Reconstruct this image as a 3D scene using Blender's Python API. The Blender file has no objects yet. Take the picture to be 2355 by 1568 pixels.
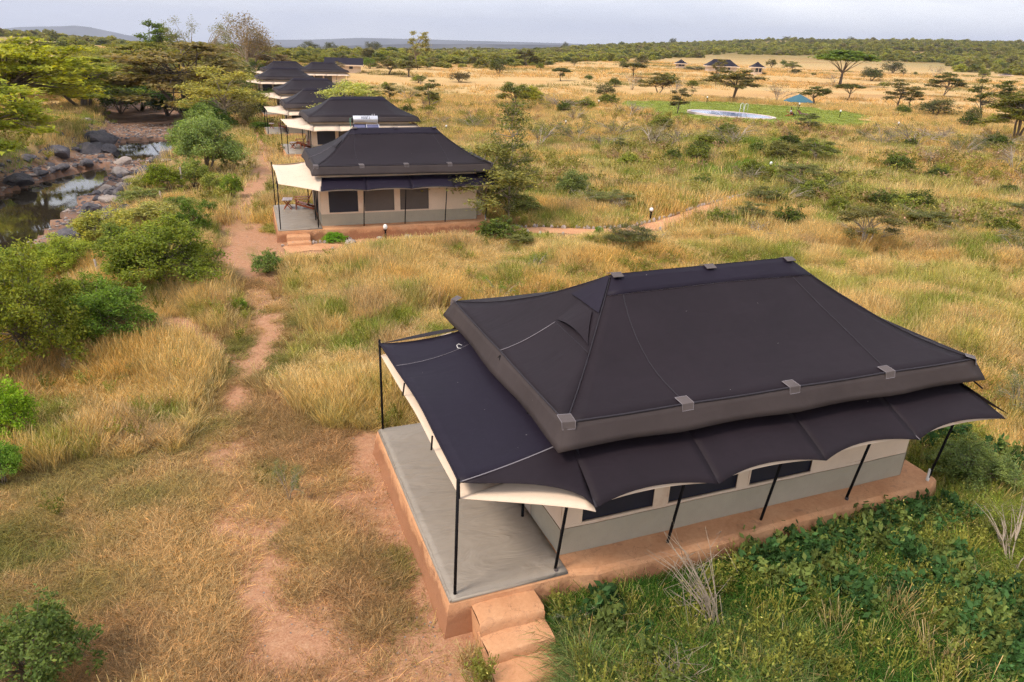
import bpy, math, random
import numpy as np
from mathutils import Matrix, Vector

# ------------------------------------------------------------------ camera, sky, sun, exposure
SC = bpy.context.scene
COL = SC.collection
FPX, CX, CY, CAMH = 1650.0, 1177.2, 784.0, 9.35
PITCH, ROLL = math.radians(22.85), math.radians(2.0)
_f = np.array([0, math.cos(PITCH), -math.sin(PITCH)])
_u = np.array([0, math.sin(PITCH), math.cos(PITCH)])
_x = np.array([1.0, 0, 0])
RV = math.cos(ROLL) * _x + math.sin(ROLL) * _u
UV = -math.sin(ROLL) * _x + math.cos(ROLL) * _u
cam_d = bpy.data.cameras.new('camera')
cam = bpy.data.objects.new('camera', cam_d)
COL.objects.link(cam)
cam.matrix_world = Matrix(((RV[0], UV[0], -_f[0], 0), (RV[1], UV[1], -_f[1], 0), (RV[2], UV[2], -_f[2], CAMH), (0, 0, 0, 1)))
cam_d.sensor_width = 36.0
cam_d.lens = 36.0 * FPX / 2354.4
cam_d.clip_start = 0.1
cam_d.clip_end = 40000
SC.camera = cam

SUN_EL, SUN_AZ = math.radians(48), math.radians(-62)      # azimuth from +Y towards +X; the light comes from behind-left
W = bpy.data.worlds.new('World')
SC.world = W
W.use_nodes = True
nt = W.node_tree
nt.nodes.clear()
wo = nt.nodes.new('ShaderNodeOutputWorld')
bg = nt.nodes.new('ShaderNodeBackground')
sky = nt.nodes.new('ShaderNodeTexSky')
sky.sky_type = 'NISHITA'
sky.sun_disc = False
sky.sun_elevation = SUN_EL
sky.sun_rotation = math.radians(-118)
sky.altitude = 1500
sky.air_density = 1.0
sky.dust_density = 2.0
tc = nt.nodes.new('ShaderNodeTexCoord')
mp = nt.nodes.new('ShaderNodeMapping')
mp.inputs['Scale'].default_value = (1.0, 1.0, 6.0)
n1 = nt.nodes.new('ShaderNodeTexNoise')
n1.inputs['Scale'].default_value = 2.2
n1.inputs['Detail'].default_value = 7
n1.inputs['Roughness'].default_value = 0.55
n1.inputs['Distortion'].default_value = 0.4
cr = nt.nodes.new('ShaderNodeValToRGB')
cr.color_ramp.elements[0].position = 0.36
cr.color_ramp.elements[0].color = (6.9, 7.2, 8.2, 1)
cr.color_ramp.elements[1].position = 0.66
cr.color_ramp.elements[1].color = (9.9, 9.9, 10.0, 1)
mx = nt.nodes.new('ShaderNodeMix')
mx.data_type = 'RGBA'
mx.inputs[0].default_value = 0.93
nt.links.new(tc.outputs['Generated'], mp.inputs['Vector'])
nt.links.new(mp.outputs[0], n1.inputs['Vector'])
nt.links.new(n1.outputs['Fac'], cr.inputs['Fac'])
nt.links.new(sky.outputs[0], mx.inputs[6])
nt.links.new(cr.outputs[0], mx.inputs[7])
nt.links.new(mx.outputs[2], bg.inputs['Color'])
bg.inputs['Strength'].default_value = 0.10
nt.links.new(bg.outputs[0], wo.inputs['Surface'])

sun_d = bpy.data.lights.new('sun', 'SUN')
sun_d.energy = 2.5
sun_d.angle = math.radians(14)
sun_d.color = (1.0, 0.88, 0.73)
sun = bpy.data.objects.new('sun', sun_d)
COL.objects.link(sun)
_sd = Vector((-0.72 * math.cos(SUN_EL), -0.55 * math.cos(SUN_EL), math.sin(SUN_EL)))
sun.rotation_euler = _sd.to_track_quat('Z', 'Y').to_euler()
sun.location = (-20, -15, 40)
vs = SC.view_settings
vs.view_transform = 'Standard'
vs.look = 'None'
vs.exposure = 0.46
vs.gamma = 1.0
SC.cycles.max_bounces = 4
SC.cycles.diffuse_bounces = 2
SC.cycles.transparent_max_bounces = 8
SC.cycles.volume_bounces = 0
SC.cycles.use_denoising = True
SC.cycles.use_adaptive_sampling = True
SC.cycles.adaptive_threshold = 0.03
SC.cycles.denoising_prefilter = 'NONE'
SC.cycles.adaptive_min_samples = 16

# ------------------------------------------------------------------ maths helpers
rng = np.random.default_rng(7)
random.seed(7)


def sstep(a, b, x):
    t = np.clip((x - a) / (b - a), 0, 1)
    return t * t * (3 - 2 * t)


def _hash(ix, iy, s):
    n = (ix * 374761393 + iy * 668265263 + s * 1442695041) & 0x7fffffff
    n = ((n ^ (n >> 13)) * 1274126177) & 0x7fffffff
    return ((n ^ (n >> 16)) & 0xffff) / 65535.0


def vnoise(x, y, s=0):
    x = np.asarray(x, float); y = np.asarray(y, float)
    ix = np.floor(x).astype(np.int64); iy = np.floor(y).astype(np.int64)
    fx = x - ix; fy = y - iy
    fx = fx * fx * (3 - 2 * fx); fy = fy * fy * (3 - 2 * fy)
    a = _hash(ix, iy, s); b = _hash(ix + 1, iy, s); c = _hash(ix, iy + 1, s); d = _hash(ix + 1, iy + 1, s)
    return (a + (b - a) * fx) + ((c + (d - c) * fx) - (a + (b - a) * fx)) * fy


def fbm(x, y, s=0, o=4):
    v = 0; a = 0.5; t = 0
    for i in range(o):
        v = v + a * vnoise(x * 2 ** i, y * 2 ** i, s + i * 7); t += a; a *= 0.5
    return v / t


def ray(px, py):
    return _f + RV * ((px - CX) / FPX) - UV * ((py - CY) / FPX)


def up(px, py, z=0.0):
    d = ray(px, py)
    t = (z - CAMH) / d[2]
    return np.array([0, 0, CAMH]) + d * t


def to_px(x, y, z):
    q = np.stack([x, y, z - CAMH], -1)
    d = q @ _f
    d = np.where(d < 0.01, 0.01, d)
    return CX + FPX * (q @ RV) / d, CY - FPX * (q @ UV) / d


def seg_dist(x, y, pts):
    """distance to a polyline and the position along it (0..1)"""
    best = np.full(np.shape(x), 1e9); side = np.zeros(np.shape(x)); at = np.zeros(np.shape(x))
    n = len(pts) - 1
    for i in range(n):
        ax, ay = pts[i][:2]; bx, by = pts[i + 1][:2]
        dx, dy = bx - ax, by - ay
        t = np.clip(((x - ax) * dx + (y - ay) * dy) / (dx * dx + dy * dy), 0, 1)
        ex = x - ax - t * dx; ey = y - ay - t * dy
        d = np.hypot(ex, ey)
        m = d < best
        best = np.where(m, d, best)
        side = np.where(m, np.sign(dx * ey - dy * ex), side)
        at = np.where(m, (i + t) / n, at)
    return best, side, at


def inpoly(x, y, poly):
    c = np.zeros(np.shape(x), bool)
    n = len(poly)
    for i in range(n):
        x1, y1 = poly[i][:2]; x2, y2 = poly[(i + 1) % n][:2]
        m = ((y1 > y) != (y2 > y)) & (x < (x2 - x1) * (y - y1) / (y2 - y1 + 1e-12) + x1)
        c ^= m
    return c


def poly_px(pp, z=0.0):
    return [up(a, b, z) for a, b in pp]


# ------------------------------------------------------------------ the lie of the land
RIVER = [up(a, b, -2.8) for a, b in [(-420, 900), (-150, 690), (25, 545), (120, 458), (215, 398), (320, 345), (340, 305), (352, 276)]]
_e = RIVER[-1]
RIVER += [_e + np.array([-9, 14, 0]), _e + np.array([-26, 26, 0]), _e + np.array([-60, 40, 0]), _e + np.array([-120, 60, 0])]
POOL_A = poly_px([(-420, 1000), (-330, 740), (-20, 455), (85, 425), (150, 396), (250, 382), (255, 402), (215, 442), (150, 492), (100, 540), (30, 600), (-180, 820)], -3.0)
POOL_B = poly_px([(252, 347), (290, 326), (392, 322), (400, 350), (340, 370), (285, 374), (258, 362)], -3.0)
# crest line of the land: bearing (as tan), height in photo pixels above the eye line, distance, rise start
_CX = np.array([-900, 0, 200, 420, 600, 900, 1177, 1300, 1500, 1700, 2000, 2200, 2354, 3200.0])
_CE = np.array([-17, -17, -22, -36, -44, -36, -24, -12, 2, 14, 20, 21, 24, 20.0])
_CD = np.array([900, 900, 800, 800, 800, 900, 1200, 1400, 1500, 1500, 1500, 1500, 1500, 1500.0])
_BT = (_CX - CX) / FPX * 1.08


def land(x, y):
    x = np.asarray(x, float); y = np.asarray(y, float)
    r = np.hypot(x, y)
    camp = -1.4 * sstep(15, 105, y) * (1 - sstep(5, 45, x + 0.1 * y))
    bump = (fbm(x * 0.09, y * 0.09, 3) - 0.5) * 0.35 * sstep(12, 60, r)
    yy = np.maximum(y, 0.25 * r + 1e-6)
    b = x / yy
    e = np.interp(b, _BT, _CE); D = np.interp(b, _BT, _CD)
    hc = CAMH + D * e / FPX
    far = hc * sstep(0, 1, (r - 320) / (D - 320))
    past = -330 * sstep(0, 1, (r - D) / 3500) + (fbm(x * 0.006, y * 0.006, 9) - 0.5) * 7 * sstep(350, 1000, r)
    h = camp * (1 - sstep(150, 330, r)) + bump + far + past
    d, side, at = seg_dist(x, y, RIVER)
    wob = (fbm(x * 0.25, y * 0.25, 5) - 0.5) * 2.2
    half = 4.7 - 0.8 * at * 2
    outer = np.where(side > 0, 3.6, 4.4)
    bank = sstep(0, 1, (d + wob - half) / outer)
    bed = -2.75 + (fbm(x * 0.5, y * 0.5, 15) - 0.5) * 0.5
    jx = x + (fbm(x * 0.9, y * 0.9, 21) - .5) * 2.0; jy = y + (fbm(x * 0.9, y * 0.9, 22) - .5) * 2.0
    pool = inpoly(jx, jy, POOL_A) | inpoly(jx, jy, POOL_B)
    bed = np.where(pool, -3.5, bed)
    near_river = d < 14
    return np.where(near_river, bed + (h - bed) * bank, h)


def G(px, py):
    """the point of the ground seen at photo position px, py"""
    z = 0.0
    for _ in range(25):
        P = up(px, py, z)
        z = z * 0.4 + 0.6 * float(land(P[0], P[1]))
        z = min(z, CAMH - 0.5)
    d = ray(px, py)
    return np.array([P[0], P[1], float(land(P[0], P[1]))])


PATH_MAIN = [G(a, b) for a, b in [(760, 1640), (690, 1480), (610, 1350), (565, 1200), (545, 1060), (540, 950), (560, 870), (600, 790), (612, 720), (598, 650), (545, 575), (540, 510), (560, 465), (590, 420), (615, 380), (600, 330), (585, 290)]]
PATH_SIDE = [G(a, b) for a, b in [(400, 745), (450, 775), (500, 815), (540, 870)]]
PATH_STONE = [G(a, b) for a, b in [(655, 575), (760, 566), (870, 552), (1000, 540), (1120, 530), (1250, 530), (1380, 534), (1470, 530), (1550, 508), (1620, 482), (1690, 462), (1740, 452)]]
SOIL = [([G(a, b) for a, b in [(850, 1010), (865, 1110), (925, 1230), (985, 1390), (1020, 1530), (1080, 1640)]], 0.5),
        ([G(a, b) for a, b in [(1060, 1600), (900, 1560), (760, 1530)]], 0.6),
        ([G(a, b) for a, b in [(1290, 1420), (1480, 1350), (1700, 1290), (1800, 1250)]], 0.22),
        ([G(a, b) for a, b in [(655, 580), (700, 585), (860, 552)]], 0.7),
        ([G(a, b) for a, b in [(600, 545), (650, 590), (800, 566), (900, 556), (1000, 540), (1100, 524)]], 0.85),
        ([G(a, b) for a, b in [(500, 620), (540, 570), (590, 520)]], 0.6),
        ([G(a, b) for a, b in [(690, 1130), (800, 1160), (870, 1120)]], 0.5)]
MOWN = [G(a, b) for a, b in [(-600, 1060), (20, 1075), (250, 1060), (500, 1010), (560, 930), (640, 905), (760, 960), (850, 985), (880, 1100), (980, 1350), (1045, 1500), (1110, 1700), (-900, 1700)]]
LUSH = [G(a, b) for a, b in [(1240, 1400), (1500, 1310), (1800, 1215), (2100, 1120), (2105, 1010), (2230, 985), (2300, 1060), (2420, 1110), (2700, 1200), (2900, 1700), (1330, 1700)]]
LAWN = [G(a, b) for a, b in [(1405, 236), (1560, 232), (1700, 236), (1850, 246), (1960, 262), (2045, 292), (1990, 300), (1880, 292), (1790, 290), (1600, 280), (1480, 262)]]
GREENS = [[G(a, b) for a, b in q] for q in (
    [(-60, 330), (60, 325), (90, 370), (40, 420), (-60, 440)], [(120, 262), (240, 250), (262, 285), (200, 300), (140, 290)],
    [(545, 240), (640, 250), (640, 330), (560, 330)], [(600, 600), (660, 590), (650, 640), (590, 645)],
    [(1180, 440), (1420, 430), (1480, 510), (1300, 522), (1180, 515)], [(1420, 300), (1900, 330), (2000, 390), (1700, 420), (1420, 380)])]
TENT_Z = {}
PEDS = []      # rectangles (origin, yaw, u0, u1, v0, v1) no grass grows in


def masks(x, y, jit=1.0):
    jx = x + (fbm(x * 1.3, y * 1.3, 31) - .5) * 1.6 * jit; jy = y + (fbm(x * 1.3, y * 1.3, 32) - .5) * 1.6 * jit
    r = np.hypot(x, y)
    dm = seg_dist(jx, jy, PATH_MAIN)[0]
    mown = inpoly(jx, jy, MOWN).astype(float)
    dirt = 1 - sstep(0.2, 0.9 + .5 * mown, dm)
    dirt = dirt * (0.72 + 0.5 * sstep(.35, .6, fbm(x * 0.5, y * 0.5, 40)))
    dirt = np.maximum(dirt, 1 - sstep(0.25, 0.7, seg_dist(jx, jy, PATH_SIDE)[0]))
    dirt = np.maximum(dirt, 1 - sstep(0.75, 1.0, seg_dist(x, y, PATH_STONE)[0]))
    for p, w in SOIL:
        dirt = np.maximum(dirt, 1 - sstep(w * .6, w * 1.5, seg_dist(jx, jy, p)[0]))
    lush = inpoly(jx, jy, LUSH).astype(float)
    for g in GREENS:
        lush = np.maximum(lush, 0.75 * inpoly(x + (jx - x) * 3, y + (jy - y) * 3, g))
    lawn = inpoly(x + (fbm(x * .3, y * .3, 33) - .5) * 9, y + (fbm(x * .3, y * .3, 34) - .5) * 9, LAWN).astype(float)
    d, side, at = seg_dist(x, y, RIVER)
    river = 1 - sstep(4.6, 7.2, d + (fbm(x * .25, y * .25, 5) - .5) * 2.2)
    return dirt, lush, lawn, mown, river


# ------------------------------------------------------------------ materials
MATS = {}


def nmat(name):
    m = bpy.data.materials.new(name)
    m.use_nodes = True
    m.node_tree.nodes.clear()
    MATS[name] = m
    return m, m.node_tree


def N(t, kind, **kw):
    n = t.nodes.new(kind)
    for k, v in kw.items():
        if k in n.inputs.keys():
            n.inputs[k].default_value = v
        else:
            setattr(n, k, v)
    return n


def mixc(t, fac, a, b, mode='MIX'):
    n = t.nodes.new('ShaderNodeMix'); n.data_type = 'RGBA'; n.blend_type = mode
    for s, v in ((0, fac), (6, a), (7, b)):
        if isinstance(v, (int, float)):
            n.inputs[s].default_value = v
        elif isinstance(v, tuple):
            n.inputs[s].default_value = (*v, 1) if len(v) == 3 else v
        else:
            t.links.new(v, n.inputs[s])
    return n.outputs[2]


def noise(t, scale, detail=5, rough=.55, vec=None, dist=0.0):
    n = N(t, 'ShaderNodeTexNoise', Scale=scale, Detail=detail, Roughness=rough, Distortion=dist)
    if vec is None:
        g = t.nodes.new('ShaderNodeTexCoord'); vec = g.outputs['Object']
    t.links.new(vec, n.inputs['Vector'])
    return n.outputs['Fac']


def ramp(t, fac, stops):
    n = t.nodes.new('ShaderNodeValToRGB')
    e = n.color_ramp.elements
    while len(e) < len(stops):
        e.new(0.5)
    for i, (p, c) in enumerate(stops):
        e[i].position = p; e[i].color = (*c, 1)
    t.links.new(fac, n.inputs['Fac'])
    return n.outputs['Color']


def finish(t, color, rough=.8, bump=None, bstr=.3, bdist=.02, metallic=0.0, spec=.3, sheen=0.0):
    p = t.nodes.new('ShaderNodeBsdfPrincipled')
    if isinstance(color, tuple):
        p.inputs['Base Color'].default_value = (*color, 1)
    else:
        t.links.new(color, p.inputs['Base Color'])
    if isinstance(rough, (int, float)):
        p.inputs['Roughness'].default_value = rough
    else:
        t.links.new(rough, p.inputs['Roughness'])
    p.inputs['Metallic'].default_value = metallic
    p.inputs['Specular IOR Level'].default_value = spec
    p.inputs['Sheen Weight'].default_value = sheen
    if bump is not None:
        b = N(t, 'ShaderNodeBump', Strength=bstr, Distance=bdist)
        t.links.new(bump, b.inputs['Height'])
        t.links.new(b.outputs[0], p.inputs['Normal'])
    o = t.nodes.new('ShaderNodeOutputMaterial')
    t.links.new(p.outputs[0], o.inputs['Surface'])
    return p


def simple(name, color, rough=.8, var=.25, scale=4.0, spec=.3, metallic=0.0, bump=0.25, bscale=40, bdist=.01, sheen=0.0, dirt=None):
    m, t = nmat(name)
    f = noise(t, scale, 6)
    lo = tuple(c * (1 - var) for c in color); hi = tuple(min(1, c * (1 + var)) for c in color)
    c = ramp(t, f, [(.3, lo), (.7, hi)])
    if dirt:
        c = mixc(t, ramp(t, noise(t, scale * .6, 8, .7), [(.5, (0, 0, 0)), (.75, (.8, .8, .8))]), c, dirt)
    finish(t, c, rough, noise(t, bscale, 6), bump, bdist, metallic, spec, sheen)
    return m


# ground
def ground_mat():
    m, t = nmat('ground_earth')
    a = N(t, 'ShaderNodeAttribute', attribute_name='ma'); b = N(t, 'ShaderNodeAttribute', attribute_name='mb')
    s1 = t.nodes.new('ShaderNodeSeparateColor'); s2 = t.nodes.new('ShaderNodeSeparateColor')
    t.links.new(a.outputs['Color'], s1.inputs[0]); t.links.new(b.outputs['Color'], s2.inputs[0])
    dirt, lush, lawn = s1.outputs; mown, river, far = s2.outputs
    big = noise(t, .05, 5); mid = noise(t, .5, 6, .6); fine = noise(t, 6, 8, .7); vfine = noise(t, 28, 4, .6)
    dry = ramp(t, mid, [(.25, (.14, .09, .03)), (.45, (.25, .16, .06)), (.6, (.34, .22, .085)), (.78, (.19, .16, .045))])
    dry = mixc(t, .55, dry, ramp(t, fine, [(.3, (.13, .09, .04)), (.7, (.42, .31, .15))]))
    # far plain: golden, in streaks
    g = t.nodes.new('ShaderNodeTexCoord'); mpn = N(t, 'ShaderNodeMapping'); mpn.inputs['Scale'].default_value = (.012, .05, 1)
    mpn.inputs['Rotation'].default_value = (0, 0, .15)
    t.links.new(g.outputs['Object'], mpn.inputs['Vector'])
    st = noise(t, 1.0, 7, .62, mpn.outputs[0])
    gold = ramp(t, st, [(.28, (.44, .25, .11)), (.42, (.61, .36, .15)), (.55, (.63, .43, .20)), (.66, (.56, .41, .20)), (.78, (.34, .28, .11))])
    gold = mixc(t, .25, gold, ramp(t, noise(t, .9, 8, .7), [(.3, (.2, .13, .05)), (.7, (.5, .36, .16))]))
    col = mixc(t, far, dry, gold)
    mow = ramp(t, fine, [(.25, (.11, .07, .025)), (.5, (.24, .15, .065)), (.75, (.35, .23, .11))])
    mow = mixc(t, ramp(t, mid, [(.52, (0, 0, 0)), (.72, (.5, .5, .5))]), mow, (.16, .15, .06))
    mow = mixc(t, ramp(t, noise(t, .8, 7, .65), [(.53, (0, 0, 0)), (.68, (.75, .75, .75))]), mow, (.36, .155, .075))
    col = mixc(t, mown, col, mow)
    col = mixc(t, lush, col, ramp(t, fine, [(.3, (.035, .05, .015)), (.7, (.10, .13, .035))]))
    col = mixc(t, lawn, col, ramp(t, mid, [(.3, (.16, .20, .03)), (.7, (.27, .32, .06))]))
    so = ramp(t, fine, [(.25, (.32, .14, .075)), (.5, (.46, .235, .13)), (.75, (.58, .35, .21))])
    so = mixc(t, .35, so, ramp(t, vfine, [(.35, (.22, .10, .06)), (.65, (.56, .34, .22))]))
    col = mixc(t, dirt, col, so)
    rv = ramp(t, mid, [(.3, (.13, .085, .06)), (.5, (.26, .14, .09)), (.7, (.33, .2, .13))])
    rv = mixc(t, ramp(t, fine, [(.5, (0, 0, 0)), (.62, (1, 1, 1))]), rv, (.17, .15, .15))
    col = mixc(t, river, col, rv)
    finish(t, col, .95, fine, .7, .06, spec=.1)
    return m


M_GROUND = ground_mat()


def leaf_mat(name, inst=False, trans=.42, spec=.2):
    m, t = nmat(name)
    a = N(t, 'ShaderNodeAttribute', attribute_name='Col')
    if inst:
        o = N(t, 'ShaderNodeAttribute', attribute_name='tint'); o.attribute_type = 'INSTANCER'
        oc = o.outputs['Color']
    else:
        o = t.nodes.new('ShaderNodeObjectInfo'); oc = o.outputs['Color']
    c = mixc(t, 1.0, a.outputs['Color'], oc, 'MULTIPLY')
    p = N(t, 'ShaderNodeBsdfPrincipled', Roughness=.62)
    p.inputs['Specular IOR Level'].default_value = spec
    t.links.new(c, p.inputs['Base Color'])
    tr = t.nodes.new('ShaderNodeBsdfTranslucent')
    t.links.new(mixc(t, 1.0, c, (1.25, 1.25, .55), 'MULTIPLY'), tr.inputs['Color'])
    ms = N(t, 'ShaderNodeMixShader'); ms.inputs[0].default_value = trans
    t.links.new(p.outputs[0], ms.inputs[1]); t.links.new(tr.outputs[0], ms.inputs[2])
    ou = t.nodes.new('ShaderNodeOutputMaterial'); t.links.new(ms.outputs[0], ou.inputs['Surface'])
    return m


M_LEAF = leaf_mat('leaf')
M_LEAFI = leaf_mat('leaf_scattered', True)
M_GRASS = leaf_mat('grass_blade', True, .3, .1)
M_BARK = simple('bark', (.20, .155, .115), .9, .35, 6, bump=.6, bscale=25)
M_BARKP = simple('pale_bark', (.38, .31, .24), .9, .3, 6, bump=.6, bscale=25)
M_BARKY = simple('yellow_bark', (.36, .31, .10), .85, .3, 4)
M_WOODPOST = simple('weathered_post', (.33, .27, .23), .9, .25, 8, bump=.6)


def stucco(name='earth_stucco', splash=.75):
    m, t = nmat(name)
    f = noise(t, 1.3, 7, .6); g = noise(t, 14, 7, .65)
    c = ramp(t, f, [(.3, (.50, .235, .115)), (.5, (.59, .30, .155)), (.72, (.66, .37, .205))])
    c = mixc(t, .3, c, ramp(t, g, [(.3, (.42, .20, .10)), (.7, (.70, .42, .25))]))
    st = ramp(t, noise(t, 3.1, 8, .7, dist=.8), [(.56, (0, 0, 0)), (.66, (.55, .55, .55))])
    c = mixc(t, st, c, (.32, .165, .105))
    g2 = t.nodes.new('ShaderNodeTexCoord'); sx = t.nodes.new('ShaderNodeSeparateXYZ'); t.links.new(g2.outputs['Object'], sx.inputs[0])
    ma = N(t, 'ShaderNodeMath', operation='MULTIPLY_ADD'); t.links.new(noise(t, 2.2, 7, .7), ma.inputs[0]); ma.inputs[1].default_value = -.75; t.links.new(sx.outputs['Z'], ma.inputs[2])
    c = mixc(t, ramp(t, ma.outputs[0], [(.0, (splash,) * 3), (.14, (0, 0, 0))]), c, (.28, .125, .07))
    cv = N(t, 'ShaderNodeTexVoronoi', Scale=1.7, feature='DISTANCE_TO_EDGE'); dv = N(t, 'ShaderNodeVectorMath', operation='ADD')
    nz = N(t, 'ShaderNodeTexNoise', Scale=3.0, Detail=5); t.links.new(g2.outputs['Object'], nz.inputs['Vector']); t.links.new(g2.outputs['Object'], dv.inputs[0]); t.links.new(nz.outputs['Color'], dv.inputs[1]); t.links.new(dv.outputs[0], cv.inputs['Vector'])
    ck = ramp(t, cv.outputs['Distance'], [(.0, (.7, .7, .7)), (.012, (0, 0, 0))])
    c = mixc(t, mixc(t, 1.0, ck, ramp(t, noise(t, .9, 3), [(.5, (0, 0, 0)), (.6, (1, 1, 1))]), 'MULTIPLY'), c, (.26, .12, .07))
    finish(t, c, .93, mixc(t, .5, g, noise(t, 60, 4)), .5, .02, spec=.1)
    return m


def cloth(name, base, var=.12, spots=0.0, wr=.5, rough=.75, spec=.3, sheen=.15, stain=None):
    m, t = nmat(name)
    f = noise(t, .8, 5); g = noise(t, 5, 6)
    c = ramp(t, f, [(.3, tuple(v * (1 - var) for v in base)), (.7, tuple(v * (1 + var) for v in base))])
    c = mixc(t, .25, c, ramp(t, g, [(.3, tuple(v * (1 - var * 2) for v in base)), (.7, tuple(min(1, v * (1 + var * 2)) for v in base))]))
    if stain:
        c = mixc(t, ramp(t, noise(t, 1.1, 6, .6), [(.60, (0, 0, 0)), (.72, (.6, .6, .6))]), c, stain)
    if spots:
        v = N(t, 'ShaderNodeTexVoronoi', Scale=2.4); v.inputs['Randomness'].default_value = 1
        tc_ = t.nodes.new('ShaderNodeTexCoord'); t.links.new(tc_.outputs['Object'], v.inputs['Vector'])
        sp = ramp(t, v.outputs['Distance'], [(spots, (.8, .8, .8)), (spots + .012, (0, 0, 0))])
        c = mixc(t, sp, c, (.5, .47, .45))
    w = N(t, 'ShaderNodeTexNoise', Scale=1.4, Detail=3, Roughness=.5, Distortion=1.2)
    tc2 = t.nodes.new('ShaderNodeTexCoord'); mp2 = N(t, 'ShaderNodeMapping'); mp2.inputs['Scale'].default_value = (.6, 1.6, 1)
    t.links.new(tc2.outputs['Object'], mp2.inputs['Vector']); t.links.new(mp2.outputs[0], w.inputs['Vector'])
    finish(t, c, rough, w.outputs['Fac'], wr, .05, spec=spec, sheen=sheen)
    return m


M_STUCCO = stucco()
M_TREAD = stucco('trodden_earth_stucco', 0.0)
M_FLY = cloth('dark_shade_cloth', (.0175, .0120, .0165), .14, .012, .3, .6, .16, 0)
M_VAL = cloth('lit_dark_cloth', (.055, .043, .043), .12, .008, .3, .7, .14, 0)  # valance copy of the dark cloth, with the light it catches painted in
M_NAVY = cloth('navy_cloth', (.0125, .0085, .019), .1, .01, .3, .6, .2, 0)
M_TAN = cloth('tan_canvas', (.73, .57, .44), .06, 0, .35, .85, .2, .1, stain=(.6, .36, .22))
M_BAND = cloth('grey_green_canvas', (.40, .35, .27), .07, 0, .5, .7, .3, 0)
M_DECK = cloth('grey_groundsheet', (.285, .245, .205), .08, 0, 1.6, .5, .4, 0)
M_WINDOW = cloth('dark_window_mesh', (.018, .017, .03), .1, 0, .3, .5, .4, 0)
M_BLIND = cloth('grey_window_mesh', (.115, .095, .085), .1, 0, .3, .7, .3, 0)
M_PATCH = cloth('pale_mesh_patch', (.10, .08, .08), .2, 0, .5, .7, .3, .1)
M_METAL = simple('black_metal', (.008, .0075, .010), .7, .2, 5, .15)
M_STEEL = simple('steel', (.72, .72, .78), .38, .06, 5, .5, .7)
M_WHITE = simple('white_paint', (.80, .78, .74), .5, .05, 5)
M_REDWOOD = simple('red_varnished_wood', (.33, .075, .022), .45, .3, 9, .5)
M_GREYWOOD = simple('grey_wood_top', (.42, .36, .38), .6, .2, 9)
M_PIPE = simple('green_pipe', (.18, .42, .30), .5, .1, 5)
M_INK = simple('black_print', (.03, .035, .06), .6, .1, 5)
M_SEAM = simple('seam_tape', (.028, .024, .032), .7, .1, 5)
M_SEAML = simple('pale_seam', (.22, .20, .22), .7, .1, 5)


def rockm(name, a, b, c_):
    m, t = nmat(name)
    f = noise(t, 1.7, 8, .65); g = noise(t, 9, 8, .7)
    c = ramp(t, f, [(.3, a), (.5, b), (.7, c_)])
    c = mixc(t, .4, c, ramp(t, g, [(.3, a), (.7, c_)]))
    finish(t, c, .8, g, .8, .06, spec=.35)
    return m


M_ROCKD = rockm('dark_rock', (.035, .033, .042), (.09, .085, .10), (.19, .17, .18))
M_ROCKP = rockm('pale_rock', (.22, .18, .165), (.34, .28, .25), (.46, .39, .35))
M_STONE = rockm('border_stone', (.28, .22, .20), (.46, .38, .34), (.62, .55, .50))


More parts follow.
